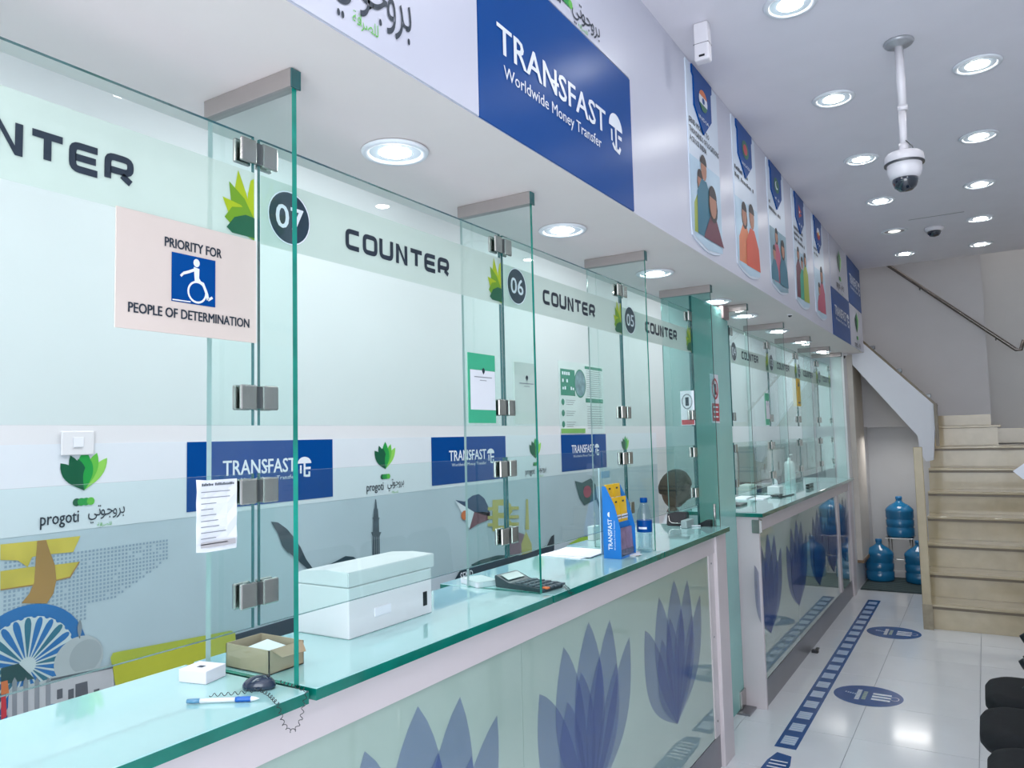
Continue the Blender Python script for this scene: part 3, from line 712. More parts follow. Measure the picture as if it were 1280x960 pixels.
# spoked wheel
wc = p.uv(33, 832); R_ = p.uv(45, 754)[1]-wc[1]
WB, WB2 = M('wheel_blue', '#1f6fb0', .4, var=.1), M('wheel_pale', '#cfd9dc', .4)
p.disc(*wc, R_, R_, WB, 2, 40); p.disc(*wc, R_*.80, R_*.80, WB2, 3, 40)
for k in range(24):
    a = 2*PI*k/24; d = Vector((math.cos(a), math.sin(a))); c = Vector(wc)
    n_ = Vector((-d.y, d.x)); pr_ = [(.14, .006), (.35, .03), (.55, .05), (.68, .055), (.75, .042), (.785, .018)]
    p.poly([c+d*R_*q+n_*R_*w_ for q, w_ in pr_]+[c+d*R_*q-n_*R_*w_ for q, w_ in pr_[::-1]], WB if k % 3 else TEA, 4)
    a += PI/24; d = Vector((math.cos(a), math.sin(a))); p.disc(*(c+d*R_*.82), R_*.05, R_*.05, WB, 4, 10)
# domed monument
GY, GY2, GY3 = M('mono_pale', '#b9bec2', .5), M('mono_mid', '#8b9299', .5), M('mono_dark', '#5b6168', .5)
dc = p.uv(98, 824); p.disc(dc[0], dc[1], .075, .07, GY, 5, 24); p.disc(dc[0]+.02, dc[1]+.005, .05, .05, M('mono_soft', '#a7adb2', .5), 5.4, 20)
p.petal((dc[0], dc[1]+.06), (dc[0], dc[1]+.12), .014, GY2, 5)
p.px([(62, 846), (140, 830), (142, 868), (62, 880)], GY, 6); p.px([(10, 862), (62, 848), (62, 900), (8, 900)], GY, 6)
for x in (70, 84, 116, 128): p.px([(x, 862), (x+7, 860), (x+7, 872), (x, 874)], GY3, 7)
p.px([(93, 855), (108, 851), (109, 870), (93, 874)], GY3, 7); p.px([(62, 848), (140, 832), (140, 835), (62, 851)], GY3, 7)
for x in (14, 28, 42, 56):
    p.px([(x, 852), (x+3, 846), (x+6, 851), (x+6, 895), (x, 897)], GY2, 7)
p.px([(0, 835), (22, 829), (42, 848), (20, 852), (0, 856)], M('print_deepgreen', '#11474a', .5), 6.5); p.px([(0, 852), (8, 850), (10, 866), (0, 868)], OR, 8); p.px([(0, 868), (6, 867), (7, 895), (0, 900)], RED, 8)
# lime label and dark strip
LIME = M('print_limepanel', '#b7bd3a', .4, var=.05)
p.px([(137, 822), (140, 816), (146, 814.5), (288, 788), (293, 791), (294, 824), (150, 858), (143, 856)], LIME, 6)
NV = M('print_navy', '#14303f', .4, var=.05)
p.px([(293, 793), (372, 770), (372, 790), (294, 808)], NV, 6.5)
# dark ribbon (black flag)
RB = M('print_ribbon', '#3a4c57', .5, var=.15)
p.px([(338, 652), (347, 653), (358, 661), (368, 673), (360, 692), (352, 682), (347, 667)], RB, 2)
p.px([(360, 690), (368, 673), (375, 684), (382, 699), (390, 710), (396, 716), (389, 716), (378, 706)], RB, 3)
p.px([(389, 711), (401, 710), (418, 702), (431, 695), (441, 696), (451, 703), (470, 730), (404, 745), (392, 728)], M('print_ribbon2', '#2f4552', .5), 4)
# minaret
MN = M('print_tower', '#4c5a66', .5, var=.2, scale=30)
p.px([(468.6, 624), (469.6, 624), (471, 636), (467.4, 636)], MN, 2); p.px([(466.8, 636), (471.8, 636), (472.6, 647), (466, 647)], MN, 2)
p.px([(464.8, 647), (474, 647), (473, 650), (466, 650)], MN, 3); p.px([(466, 650), (473, 650), (473.4, 665), (465.6, 665)], MN, 2)
p.px([(463, 665), (476, 665), (474, 670), (465, 670)], MN, 3); p.px([(465.4, 670), (474, 670), (474.6, 720), (464.4, 720)], MN, 2)
for x in (467, 469.6, 472): p.px([(x, 671), (x+.8, 671), (x+.8, 718), (x, 718)], GY2, 4)
# tricolour flag with a sun
p.px([(568.5, 625), (580, 627), (590, 619.5), (598, 617.5), (605, 623), (610, 634), (612, 646), (592, 640), (580, 633)], M('flag_blue', '#2f4a6d', .5), 3)
p.px([(592, 640), (612, 640), (612, 649), (597, 655), (586, 662), (588, 650)], M('flag_red', '#7c4552', .5), 3)
p.px([(568.5, 626), (592, 640), (586, 661), (576, 640)], PW, 4); sc_ = p.uv(580, 644); p.disc(*sc_, .032, .026, OR, 5, 10)
# yellow currency sign, skyline
p.px([(615, 625), (630, 624), (638, 630), (640, 640), (634, 646), (640, 655), (634, 664), (615, 664)], M('print_mustard', '#c4b768', .4), 3)
for y in (634, 645, 654): p.px([(609, y), (648, y-1), (648, y+3), (609, y+4)], M('print_mustard', ''), 3.6)
p.px([(622, 632), (630, 632), (630, 641), (622, 641)], MUG, 4.4); p.px([(622, 648), (631, 648), (631, 657), (622, 657)], MUG, 4.4)
p.px([(657, 624), (659.5, 624), (661, 662), (656, 662)], M('print_mustard', ''), 3); p.px([(651, 680), (657, 664), (664, 680), (665, 701), (652, 701)], M('print_mustard', ''), 3)
p.px([(635, 661), (655, 668), (652, 692), (633, 694)], M('print_mauve', '#8d6b7c', .5), 2.4)
p.px([(588, 706), (600, 700), (622, 694), (650, 694), (660, 698), (640, 710), (600, 716)], M('print_deepgreen', ''), 2)
p.px([(564.6, 729.5), (574, 713), (657.6, 691.8), (691, 679.8), (691, 690), (659, 703), (620, 714), (600, 724)], NV, 6)
p.px([(683, 682), (688, 671), (692, 668), (692, 688)], NV, 5)
a = p.uv(574.5, 724.5); b = p.uv(590, 712); p.text('SEND', a[0], b[0], a[1]-.01, a[1]+.035, PW, 7, bold=.01)
# green flag with a red disc
p.px([(718, 601), (727, 603.5), (738, 598), (744, 606), (746, 624), (735, 629), (730, 631.5), (724, 623)], M('flag_green', '#3f6366', .5), 3)
b = p.uv(733.5, 614.5); p.disc(*b, .062, .043, M('flag_disc', '#a8566a', .5), 4, 18); p.px([(744, 622), (746, 622), (758, 650), (758, 662)], M('flag_green', ''), 2)
p.px([(710, 680), (724, 672), (743, 669), (743, 676), (725, 682)], M('bright_lime', '#9dc93a', .4), 5); p.px([(722, 672), (742, 666), (742, 669), (722, 675)], NV, 4)
p.done('mural_pictures', t, kind='stuff')
# dotted map
rr = random.Random(3); bm = bmesh.new(); DOT = M('map_dot', '#93a6b8', .5)
for (ya, yb, za, zb) in ((1.10, 1.62, .86, 1.12), (.6, 1.1, .95, 1.15)):
    nx, nz = int((yb-ya)/.012), int((zb-za)/.012)
    for i in range(nx):
        for j in range(nz):
            u, v = i/nx, j/nz
            if (u > .35 + .9*v) or (v < .3 and u > .55+.1*math.sin(9*u)) or rr.random() < .05: continue
            y, z = ya+i*.012, za+j*.012
            vs = [bm.verts.new((XM+.001, y+a*.0035, z+b*.0035)) for a, b in ((-1, -1), (1, -1), (1, 1), (-1, 1))]; bm.faces.new(vs)
o = obj('map_dots', bm, DOT, t); o['kind'] = 'stuff'
# poster on the back wall
t = thing('info_poster', 'green and white information poster high on the back wall above a blue sign panel', 'poster', (XW, 4.83, 1.44))
obj('sheet', bbox(XW, XW+.003, 4.47, 5.17, 1.44, 1.935), M('poster_white', '#dde6e6', .5), t)
p = Print(0, XW+.003); TG = M('poster_teal', '#3d8f78', .4)
p.rect(4.49, 4.70, 1.70, 1.88, TG, 0); p.disc(4.78, 1.79, .09, .10, TG, 1, 24); p.disc(4.78, 1.79, .08, .09, M('poster_photo', '#7d99a2', .4, var=.3, scale=20), 2, 24)
for k, s_ in enumerate(('aaaaa', 'aaa', 'aaaaaa')): p.blur(4.51, 4.51+.03*len(s_), 1.84-k*.05, 1.862-k*.05, PW, 1, len(s_))
p.rect(4.86, 5.15, 1.90, 1.92, TG, 0); p.rect(4.86, 5.15, 1.66, 1.69, TG, 0)
for k in range(14):
    z = 1.885-k*.015
    if k != 13: p.rect(4.88, 5.13, z, z+.003, TXG, 0)
for k in range(10): p.rect(4.88, 5.13, 1.63-k*.017, 1.633-k*.017, TXG, 0)
for k in range(3):
    z = 1.655-k*.075; p.disc(4.515, z, .022, .022, TG, 1, 12)
    for j in range(3): p.rect(4.56, 4.70-.02*j, z+.012-j*.014, z+.015-j*.014, TXG, 0)
p.rect(4.48, 4.84, 1.444, 1.475, M('bar_green', '#7db661', .4), 1)
p.done('print', t)
# wall socket near the first leaf mark
t = thing('wall_socket', 'small white socket plate above the leftmost green leaf mark', 'socket', (XW, 1.27, 1.42))
obj('plate', bbox(XW+.0045, XW+.012, 1.245, 1.345, 1.40, 1.475, .003), PLW, t)
obj('switch', bbox(XW+.012, XW+.016, 1.28, 1.31, 1.425, 1.455, .001), PAPER, t)
# low grey cabinets far down the staff side
CAB = M('cabinet_grey', '#8d9fa0', .4, .2)
for k, lb in enumerate(('grey steel cabinet behind the far counter, nearest of three', 'grey steel cabinet behind the far counter, middle of three', 'grey steel cabinet behind the far counter, farthest of three')):
    y0 = 8.7+k*1.45
    t = thing('steel_cabinet', lb, 'cabinet', (-2.3, y0+.7, 0)); obj('body', bbox(-2.39, -2.21, y0, y0+1.44, .86, 1.26, .006), CAB, t); obj('plinth', bbox(-2.39, -2.20, y0, y0+1.44, 0, .858), NAVYP, t)
    for j in range(2):
        d = obj('door', bbox(-2.209, -2.195, y0+.02+j*.71, y0+.69+j*.71, .88, 1.24, .003), CAB, t); obj('handle', bbox(-2.1945, -2.18, y0+.34+j*.71, y0+.36+j*.71, .95, 1.05, .003), STEEL, d)
# ================================================================== THINGS ON THE NEAR WORKTOPS
Z = 1.0002
# white machine
t = thing('banknote_machine', 'large white boxy machine with black slot on the second worktop', 'machine', (-1.28, 1.35, 1.0))
obj('base', bbox(-1.330, -1.172, 1.210, 1.497, Z, 1.108, .003, 2), PLW, t)
bm = bmesh.new()
prism(bm, [(-1.172, 1.209, 1.109), (-1.332, 1.209, 1.109), (-1.332, 1.209, 1.130), (-1.31, 1.209, 1.138), (-1.24, 1.209, 1.143), (-1.172, 1.209, 1.141)], (0, .300, 0))
bmesh.ops.bevel(bm, geom=bm.edges[:], offset=.002, segments=2, affect='EDGES'); obj('lid', bm, PLW, t)
obj('slot', bbox(-1.1722, -1.1712, 1.462, 1.477, 1.022, 1.055), BLKP, t); obj('grip', bbox(-1.1722, -1.170, 1.29, 1.345, 1.032, 1.052, .001), PAPER, t)
# cardboard box
t = thing('cardboard_box', 'small open brown cardboard box with papers, beyond the nearest glass fin', 'box', (-1.2, 1.0, 1.0)); CB = M('cardboard', '#b19a7f', .75, var=.1, scale=14)
bm = bmesh.new(); x0, x1, y0, y1, h = -1.25, -1.13, .962, 1.045, .044
box(bm, x0, x1, y0, y1, Z, Z+.002)
for (a, b, c, d) in ((x0, x1, y0, y0+.002), (x0, x1, y1-.002, y1), (x0, x0+.002, y0, y1), (x1-.002, x1, y0, y1)): box(bm, a, b, c, d, Z, Z+h)
prism(bm, [(x1, y0+.004, Z+h), (x1, y1-.004, Z+h), (x1+.012, y1-.006, Z+h-.018), (x1+.012, y0+.02, Z+h-.016)], (.001, 0, .001))
obj('carton', bm, CB, t)
bm = bmesh.new(); prism(bm, [(x0+.02, y0+.02, Z+.028), (x1-.02, y0+.01, Z+.034), (x1-.012, y1-.015, Z+.030), (x0+.03, y1-.01, Z+.036)], (0, 0, .002)); obj('papers', bm, PAPER, t)
obj('papers_stack', bbox(x0+.01, x1-.01, y0+.008, y1-.008, Z+.002, Z+.028), PAPER, t)
# small white box
t = thing('small_box', 'small white cardboard box at the left of the brown box', 'box', (-1.224, .892, Z), local=True, rz=.22)
obj('carton', bbox(-.03, .03, -.026, .026, 0, .023, .0015), M('white_card', '#e9e3ec', .5), t)
obj('mark', bbox(-.006, .006, -.008, .002, .0231, .0234), DK, t)
# mouse
t = thing('computer_mouse', 'glossy dark navy computer mouse on the nearest worktop edge', 'mouse', (-1.088, .905, Z), local=True, rz=.5)
bm = bmesh.new(); bmesh.ops.create_uvsphere(bm, u_segments=24, v_segments=14, radius=1)
for v in bm.verts:
    x, y, z = v.co; v.co = (x*.029, y*.018*(1-.12*x), max(z, -.25)*.018*(1+.12*x) + .0045)
obj('shell', bm, NAVYP, t, smooth=True)
bm = bmesh.new(); lathe(bm, [(.001, -.002), (.003, -.002), (.003, .002), (.001, .002)], (.016, 0, .0205), 12, axis='y'); obj('wheel', bm, BLKP, t)
bm = bmesh.new(); tube(bm, [(-.0, .0175, .010), (.012, .0165, .0115), (.024, .011, .010)], .0004, 6); obj('seam', bm, STEEL, t)
# pen on a coiled cord
PB = M('pen_blue', '#1d62b8', .3)
a_, b_ = Vector((-1.115, .828, Z+.0045)), Vector((-1.035, .868, Z+.0045))
a_ = on(250, 876, 2, 1.0045); b_ = on(324, 873, 2, 1.0045)
t = thing('counter_pen', 'white and blue pen on a coiled cord lying on the nearest worktop', 'pen', (a_+b_)/2)
d = (b_-a_)
bm = bmesh.new(); tube(bm, [a_, a_+d*.62], .0036, 12); obj('barrel', bm, PAPER, t)
bm = bmesh.new(); tube(bm, [a_+d*.60, a_+d*.64, a_+d*.68, a_+d*.72, a_+d*.76, a_+d*.80, a_+d*.84, a_+d*.86], [.0042, .0046, .0042, .0046, .0042, .0046, .0042, .0046], 12); obj('grip', bm, PB, t)
bm = bmesh.new(); tube(bm, [a_+d*.86, a_+d*.94, b_], [.0042, .0028, .0008], 12); obj('tip', bm, PAPER, t)
bm = bmesh.new(); tube(bm, [a_-d*.22, a_-d*.1, a_], [.0035, .004, .0036], 10); obj('holder', bm, M('pen_clear', '#5f93b5', .1), t)
def coil(bm, path, turns, r, wr=.0006):
    pts = [Vector(q) for q in path]; L = [0]
    for i in range(1, len(pts)): L.append(L[-1]+(pts[i]-pts[i-1]).length)
    out = []; N = turns*12
    for k in range(N+1):
        s_ = L[-1]*k/N; i = max(j for j in range(len(L)) if L[j] <= s_+1e-9); i = min(i, len(pts)-2)
        q = (s_-L[i])/(L[i+1]-L[i]); c = pts[i].lerp(pts[i+1], q); tt = (pts[i+1]-pts[i]).normalized()
        n1 = tt.cross(Vector((.3, .2, 1))).normalized(); n2 = tt.cross(n1); an = 2*PI*turns*k/N
        out.append(c+r*(math.cos(an)*n1+math.sin(an)*n2))
    tube(bm, out, wr, 5)
bm = bmesh.new()
e = on(340, 877, 2, 1.004)
coil(bm, [on(262, 869, 2, 1.006), on(300, 866, 2, 1.006), on(325, 862, 2, 1.006), on(336, 868, 2, 1.006), Vector((-.993, .862, 1.003)), on(350, 890, 0, -.992), on(354, 905, 0, -.992), on(362, 914, 0, -.992), on(370, 912, 0, -.992), on(376, 900, 0, -.992), on(379, 884, 0, -.993), Vector((-.994, .926, 1.004)), Vector((-1.02, .928, 1.006)), on(350, 852, 2, 1.006)], 34, .0026)
obj('coiled_cord', bm, BLKP, t)
# calculator + cord
t = thing('calculator', 'dark desk calculator with tilted display beside the second glass fin', 'calculator', (-1.115, 1.868, Z), local=True, rz=.0)
c0, c1_ = on(634, 726, 2, 1.01), on(690, 733, 2, 1.01)
ax = (c1_-c0); t.rotation_euler = (0, 0, math.atan2(ax.y, ax.x)); t.location = ((c0+c1_)/2).x, ((c0+c1_)/2).y, Z
Lc, Wc = .165, .098
bm = bmesh.new(); prism(bm, [(-Lc/2, -Wc/2, 0), (Lc/2, -Wc/2, 0), (Lc/2, -Wc/2, .010), (-Lc*.2, -Wc/2, .014), (-Lc/2, -Wc/2, .034), (-Lc/2-.004, -Wc/2, .030)], (0, Wc, 0)); bmesh.ops.bevel(bm, geom=bm.edges[:], offset=.0015, segments=1, affect='EDGES')
obj('case', bm, M('calc_case', '#26343c', .35), t)
bm = bmesh.new(); prism(bm, [(-Lc*.44, -Wc*.38, .0315), (-Lc*.27, -Wc*.38, .0205), (-Lc*.27, Wc*.38, .0205), (-Lc*.44, Wc*.38, .0315)], (.0005, 0, .0015)); obj('display', bm, M('lcd', '#8fa3a0', .15), t)
me0 = None
for i in range(5):
    for j in range(5):
        x, y = -Lc*.13+i*.0235, -Wc*.38+j*.0185; z = .0135-.0035*(i/5)
        o = obj('key', bbox(x, x+.017, y, y+.0135, z-.002, z+.003, .001, 1), M('calc_key', '#46545d', .4) if (i, j) != (4, 0) else OR, t)
t = thing('coiled_cord', 'short coiled black cord on the worktop edge right of the calculator', 'cord', (-1.0, 1.95, 1)); bm = bmesh.new()
coil(bm, [on(697, 728, 2, 1.006), on(704, 731, 2, 1.006), on(710, 736, 2, 1.006), Vector((-.994, 1.875, 1.003)), on(712, 742, 0, -.992), on(716, 742, 0, -.993)], 10, .004); obj('coil', bm, BLKP, t)
t = thing('notepad', 'thin white pad lying left of the calculator behind the glass', 'notepad', (-1.270, 1.845, Z), local=True, rz=-.45); obj('pages', bbox(-.05, .05, -.035, .035, 0, .014, .001), PAPER, t); obj('cover', bbox(-.05, .05, -.035, .035, .0142, .0155), M('pad_cover', '#c7d3d5', .5), t)
# papers
for k, (dx, dy, rz) in enumerate(((0, 0, .0), (.012, .02, .12))):
    bm = bmesh.new(); z = Z+.003*k
    pts = [(-1.375+dx, 2.37+dy, z), (-1.20+dx, 2.355+dy, z), (-1.185+dx, 2.53+dy, z), (-1.365+dx, 2.56+dy, z)]
    c = sum((Vector(q) for q in pts), Vector())/4; R2 = Matrix.Rotation(rz, 3, 'Z'); pts = [c+R2 @ (Vector(q)-c) for q in pts]
    prism(bm, pts, (0, 0, .0025)); obj('paper_stack', bm, PAPER, label='white paper stack left of the brochure stand, '+('lower one' if k == 0 else 'upper one turned a little'), cat='paper', group='paper stacks on the third worktop')
t = thing('small_carton', 'small pale carton standing behind the brochure stand', 'box', (-1.40, 2.82, 1.0)); obj('carton', bbox(-1.39, -1.365, 2.80, 2.865, Z, 1.055, .001), M('pale_card', '#cdd8d5', .5), t)
# brochure stand
t = thing('brochure_stand', 'blue cardboard stand with tiers of yellow brochures on the third worktop', 'brochure stand', (-1.12, 2.52, 1.0))
SB = M('stand_blue', '#1173c4', .3)
side = [(-1.163, 1.0), (-1.098, 1.0), (-1.098, 1.10), (-1.118, 1.18), (-1.150, 1.245), (-1.163, 1.245)]
for y in (2.455, 2.580):
    bm = bmesh.new(); prism(bm, [(x, y, z+.0003) for x, z in side], (0, .003, 0)); obj('side_panel', bm, SB, t)
obj('back_panel', bbox(-1.163, -1.160, 2.458, 2.58, Z, 1.235), SB, t); obj('base', bbox(-1.16, -1.10, 2.458, 2.58, Z, 1.006), SB, t)
p = Print(1, 2.455, sgn=-1)
V, F = glyphs('TRANSFAST', 2, .012); Vr = [(-y, x) for x, y in V]; p.mesh(Vr, F, -1.144, -1.128, 1.03, 1.135, PW, 1)
V, F = glyphs('Worldwide Money Transfer', 1, 0); Vr = [(-y, x) for x, y in V]; p.mesh(Vr, F, -1.122, -1.116, 1.03, 1.13, PW, 1); p.disc(-1.136, 1.150, .008, .009, PW, 1, 12, PI/2, PI*1.5)
p.done('lettering', t)
for tier, (x, z0, z1) in enumerate(((-1.150, 1.16, 1.250), (-1.128, 1.10, 1.205), (-1.110, 1.01, 1.10))):
    for j in range(2):
        y0 = 2.462+j*.060; bm = bmesh.new()
        prism(bm, [(x+.006, y0, z0), (x+.006, y0+.056, z0), (x, y0+.056, z1), (x, y0, z1)], (-.006, 0, 0))
        br = obj('brochure', bm, YEL if tier < 2 else M('brochure_lilac', '#8c7591', .3, var=.3, scale=40), t)
        if tier < 2:
            bm = bmesh.new()
            prism(bm, [(x+.0012, y0+.02, z1-.012), (x+.0012, y0+.034, z1-.012), (x+.0012, y0+.034, z1-.018), (x+.0012, y0+.02, z1-.018)], (.001, 0, 0))
            prism(bm, [(x+.0062, y0+.002, z0+.03), (x+.0062, y0+.054, z0+.03), (x+.0052, y0+.054, z0+.045), (x+.0052, y0+.002, z0+.045)], (.001, 0, 0), 1)
            prism(bm, [(x+.0072, y0+.002, z0+.036), (x+.0072, y0+.054, z0+.036), (x+.0070, y0+.054, z0+.039), (x+.0070, y0+.002, z0+.039)], (.001, 0, 0))
            obj('print', bm, [DK, PW], br)
    obj('tier_lip', bbox(x+.0065, x+.009, 2.459, 2.579, z0-.006, z0+.02), SB if tier == 1 else YEL if tier == 0 else PET, t)
for o_ in list(t.children): o_.location += Vector((.026, -.045, 0))
t = thing('header_card', 'small clear and blue card holder standing behind the yellow brochures', 'sign', (-1.19, 2.5, 1.0))
obj('plate', bbox(-1.182, -1.178, 2.48, 2.58, Z, 1.305), M('clear_card', '#cfdfe6', .2), t); obj('foot', bbox(-1.20, -1.168, 2.48, 2.58, Z, Z+.003), PET, t); obj('strip', bbox(-1.1775, -1.1765, 2.495, 2.565, 1.268, 1.292), M('pale_blue', '#8fb8d6', .4), t)
# water bottle
t = thing('water_bottle', 'clear plastic water bottle with blue cap and label beside the brochure stand', 'bottle', (-1.062, 2.60, Z), local=True)
bm = bmesh.new(); lathe(bm, [(.001, .001), (.024, 0), (.0265, .006), (.0255, .03), (.0268, .04), (.0255, .055), (.0268, .065), (.0268, .115), (.026, .13), (.021, .15), (.0135, .168), (.0125, .176)], (0, 0, 0), 28); obj('body', bm, PET, t)
bm = bmesh.new(); lathe(bm, [(.001, .002), (.0235, .002), (.0255, .008), (.0248, .03), (.026, .04), (.0248, .055), (.026, .066), (.026, .075), (.001, .075)], (0, 0, 0), 24); obj('water', bm, glassmat('water', (.90, .95, .97), 1.33), t)
bm = bmesh.new(); lathe(bm, [(.0273, .072), (.0276, .074), (.0276, .112), (.0273, .114)], (0, 0, 0), 28); obj('label', bm, BLUE, t)
bm = bmesh.new(); lathe(bm, [(.0275, .083), (.0279, .084), (.0279, .090), (.0275, .091)], (0, 0, 0), 28)
for f in list(bm.faces):
    c = f.calc_center_median()
    if len(f.verts) > 4 or not (-2.0 < math.atan2(c.y, c.x) < -.9): bm.faces.remove(f)
obj('label_print', bm, PW, t)
bm = bmesh.new(); lathe(bm, [(.001, .193), (.0125, .193), (.0135, .190), (.0135, .177), (.0125, .176)], (0, 0, 0), 20); obj('cap', bm, BLUE, t)
for k in range(3):
    bm = bmesh.new(); c = on(790, 692.5, 2, 1.0); R2 = Matrix.Rotation(.25*k+.2, 3, 'Z')
    prism(bm, [Vector((c.x, c.y, Z+.0015*k))+R2 @ Vector(q) for q in ((-.022, -.05, 0), (.022, -.05, 0), (.022, .05, 0), (-.022, .05, 0))], (0, 0, .0013))
    obj('leaflet', bm, PAPER if k != 1 else CREAM, label='small leaflet in front of the brochure stand, '+('bottom', 'middle cream', 'top')[k]+' one of three', cat='leaflet', group='leaflets by the bottle')
# card terminal etc.
t = thing('fingerprint_terminal', 'small black terminal with silver trim near the far end of the near worktop', 'terminal', (-1.22, 3.42, 1.0))
bm = bmesh.new(); prism(bm, [(-1.272, 3.375, Z), (-1.272, 3.428, Z), (-1.272, 3.428, 1.062), (-1.272, 3.395, 1.062)], (.094, 0, 0)); bmesh.ops.bevel(bm, geom=bm.edges[:], offset=.004, segments=2, affect='EDGES'); obj('case', bm, BLKP, t)
bm = bmesh.new(); tube(bm, [(-1.262, 3.385, 1.045), (-1.256, 3.378, 1.022), (-1.245, 3.375, 1.014), (-1.195, 3.375, 1.013)], .0025, 8); obj('silver_trim', bm, STEEL, t)
t = thing('small_printer', 'grey small printer behind the fourth glass fin', 'printer', (-1.19, 3.56, 1.0)); t2 = obj('body', bbox(-1.175, -1.148, 3.30, 3.40, Z, 1.035, .003), M('grey_plastic', '#98a7a8', .4), t)
t = thing('phone', 'black device leaning at the end of the near worktop', 'phone', (-1.09, 3.40, 1.0)); bm = bmesh.new()
prism(bm, [(-1.13, 3.40, Z), (-1.07, 3.40, Z), (-1.07, 3.40, 1.028), (-1.09, 3.40, 1.030), (-1.13, 3.40, 1.010)], (0, .03, 0)); obj('case', bm, BLKP, t)
bm = bmesh.new(); tube(bm, [(-1.19, 3.335, Z+.004), (-1.14, 3.375, Z+.004), (-1.115, 3.40-.01, Z+.004)], .0032, 8); obj('loose_pen', bm, [PAPER], label='white and blue pen lying before the black terminal', cat='pen')
# handle tube beside door
t = thing('door_pull', 'short vertical white pull bar at the end of the near worktop', 'handle', (-1.06, 3.452, 1.0)); bm = bmesh.new(); tube(bm, [(-1.06, 3.441-.012, 1.0005), (-1.06, 3.441-.012, 1.10)], .006, 10); obj('bar', bm, STEEL, t)
# ================================================================== THINGS ON THE FAR WORKTOP
t = thing('document_tray', 'black folder on the near end of the far worktop', 'folder', (-1.24, 4.5, 1)); obj('cover', bbox(-1.27, -1.20, 4.36, 4.52, Z, 1.012, .002), BLKP, t)
for k, (x, y, lb) in enumerate(((-1.33, 4.95, 'white papers on the far worktop beside the black folder'), (-1.24, 5.0, 'white sheet on the far worktop before the tissue box'))):
    bm = bmesh.new(); box(bm, x-.06, x+.05, y-.15, y+.14, Z, Z+.004); obj('loose_papers', bm, PAPER, label=lb, cat='paper')
t = thing('tissue_box', 'white tissue box with a tissue standing up on the far worktop', 'tissue box', (-1.22, 5.30, 1)); obj('box', bbox(-1.26, -1.18, 5.25, 5.36, Z, 1.055, .004), PLW, t)
bm = bmesh.new(); prism(bm, [(-1.24, 5.30, 1.055), (-1.20, 5.30, 1.055), (-1.205, 5.30, 1.09), (-1.232, 5.30, 1.11)], (0, .012, 0)); obj('tissue', bm, PAPER, t)
t = thing('sanitizer_bottle', 'tall white pump bottle on the far worktop before the grey cabinets', 'bottle', (-1.33, 6.3, Z), local=True)
bm = bmesh.new(); lathe(bm, [(.001, 0), (.04, 0), (.04, .16), (.03, .18), (.012, .19), (.012, .21), (.001, .21)], (0, 0, 0), 20); obj('body', bm, PLW, t); bm = bmesh.new(); tube(bm, [(0, 0, .21), (0, 0, .235), (.03, -.01, .235)], .005, 8); obj('pump', bm, PLW, t)
for k, (x, y, h, lb) in enumerate(((-1.37, 5.55, .05, 'dark low printer on the far worktop behind the tissue box'), (-1.38, 6.7, .09, 'dark box monitor at the far end of the far worktop'))):
    t = thing('office_machine', lb, 'machine', (x, y, 1)); obj('body', bbox(x-.04, x+.04, y-.16, y+.16, Z, 1+h, .004), NAVYP, t); obj('panel', bbox(x+.04, x+.042, y-.12, y+.05, 1.01, 1+h*.8), STEELD, t)
t = thing('stapler', 'small black stapler near the front edge of the far worktop', 'stapler', (-1.12, 5.95, 1)); obj('arm', bbox(-1.135, -1.11, 5.88, 6.05, Z+.012, 1.03, .004), BLKP, t); obj('base', bbox(-1.135, -1.11, 5.88, 6.05, Z, 1.009, .002), BLKP, t); obj('spring', bbox(-1.13, -1.115, 6.02, 6.045, Z+.008, 1.014), BLKP, t)
bm = bmesh.new(); tube(bm, [(-1.13, 5.0, Z+.004), (-1.10, 5.3, Z+.004)], .004, 8); obj('loose_pen', bm, BLKP, label='dark pen lying near the front edge of the far worktop', cat='pen')
t = thing('calculator', 'small black calculator on the far worktop below badge 04', 'calculator', (-1.18, 5.12, 1)); obj('case', bbox(-1.20, -1.15, 5.08, 5.2, Z, 1.012, .002), BLKP, t); obj('display', bbox(-1.19, -1.16, 5.16, 5.19, 1.0125, 1.0135), M('lcd', ''), t)
t = thing('receipt_printer', 'pale receipt printer on the far worktop left of the tissue box', 'printer', (-1.38, 5.0, 1)); obj('body', bbox(-1.42, -1.34, 5.12, 5.30, Z, 1.07, .006), M('pale_grey', '#bcc8c6', .4), t); obj('slot', bbox(-1.34, -1.338, 5.15, 5.27, 1.04, 1.05), BLKP, t)
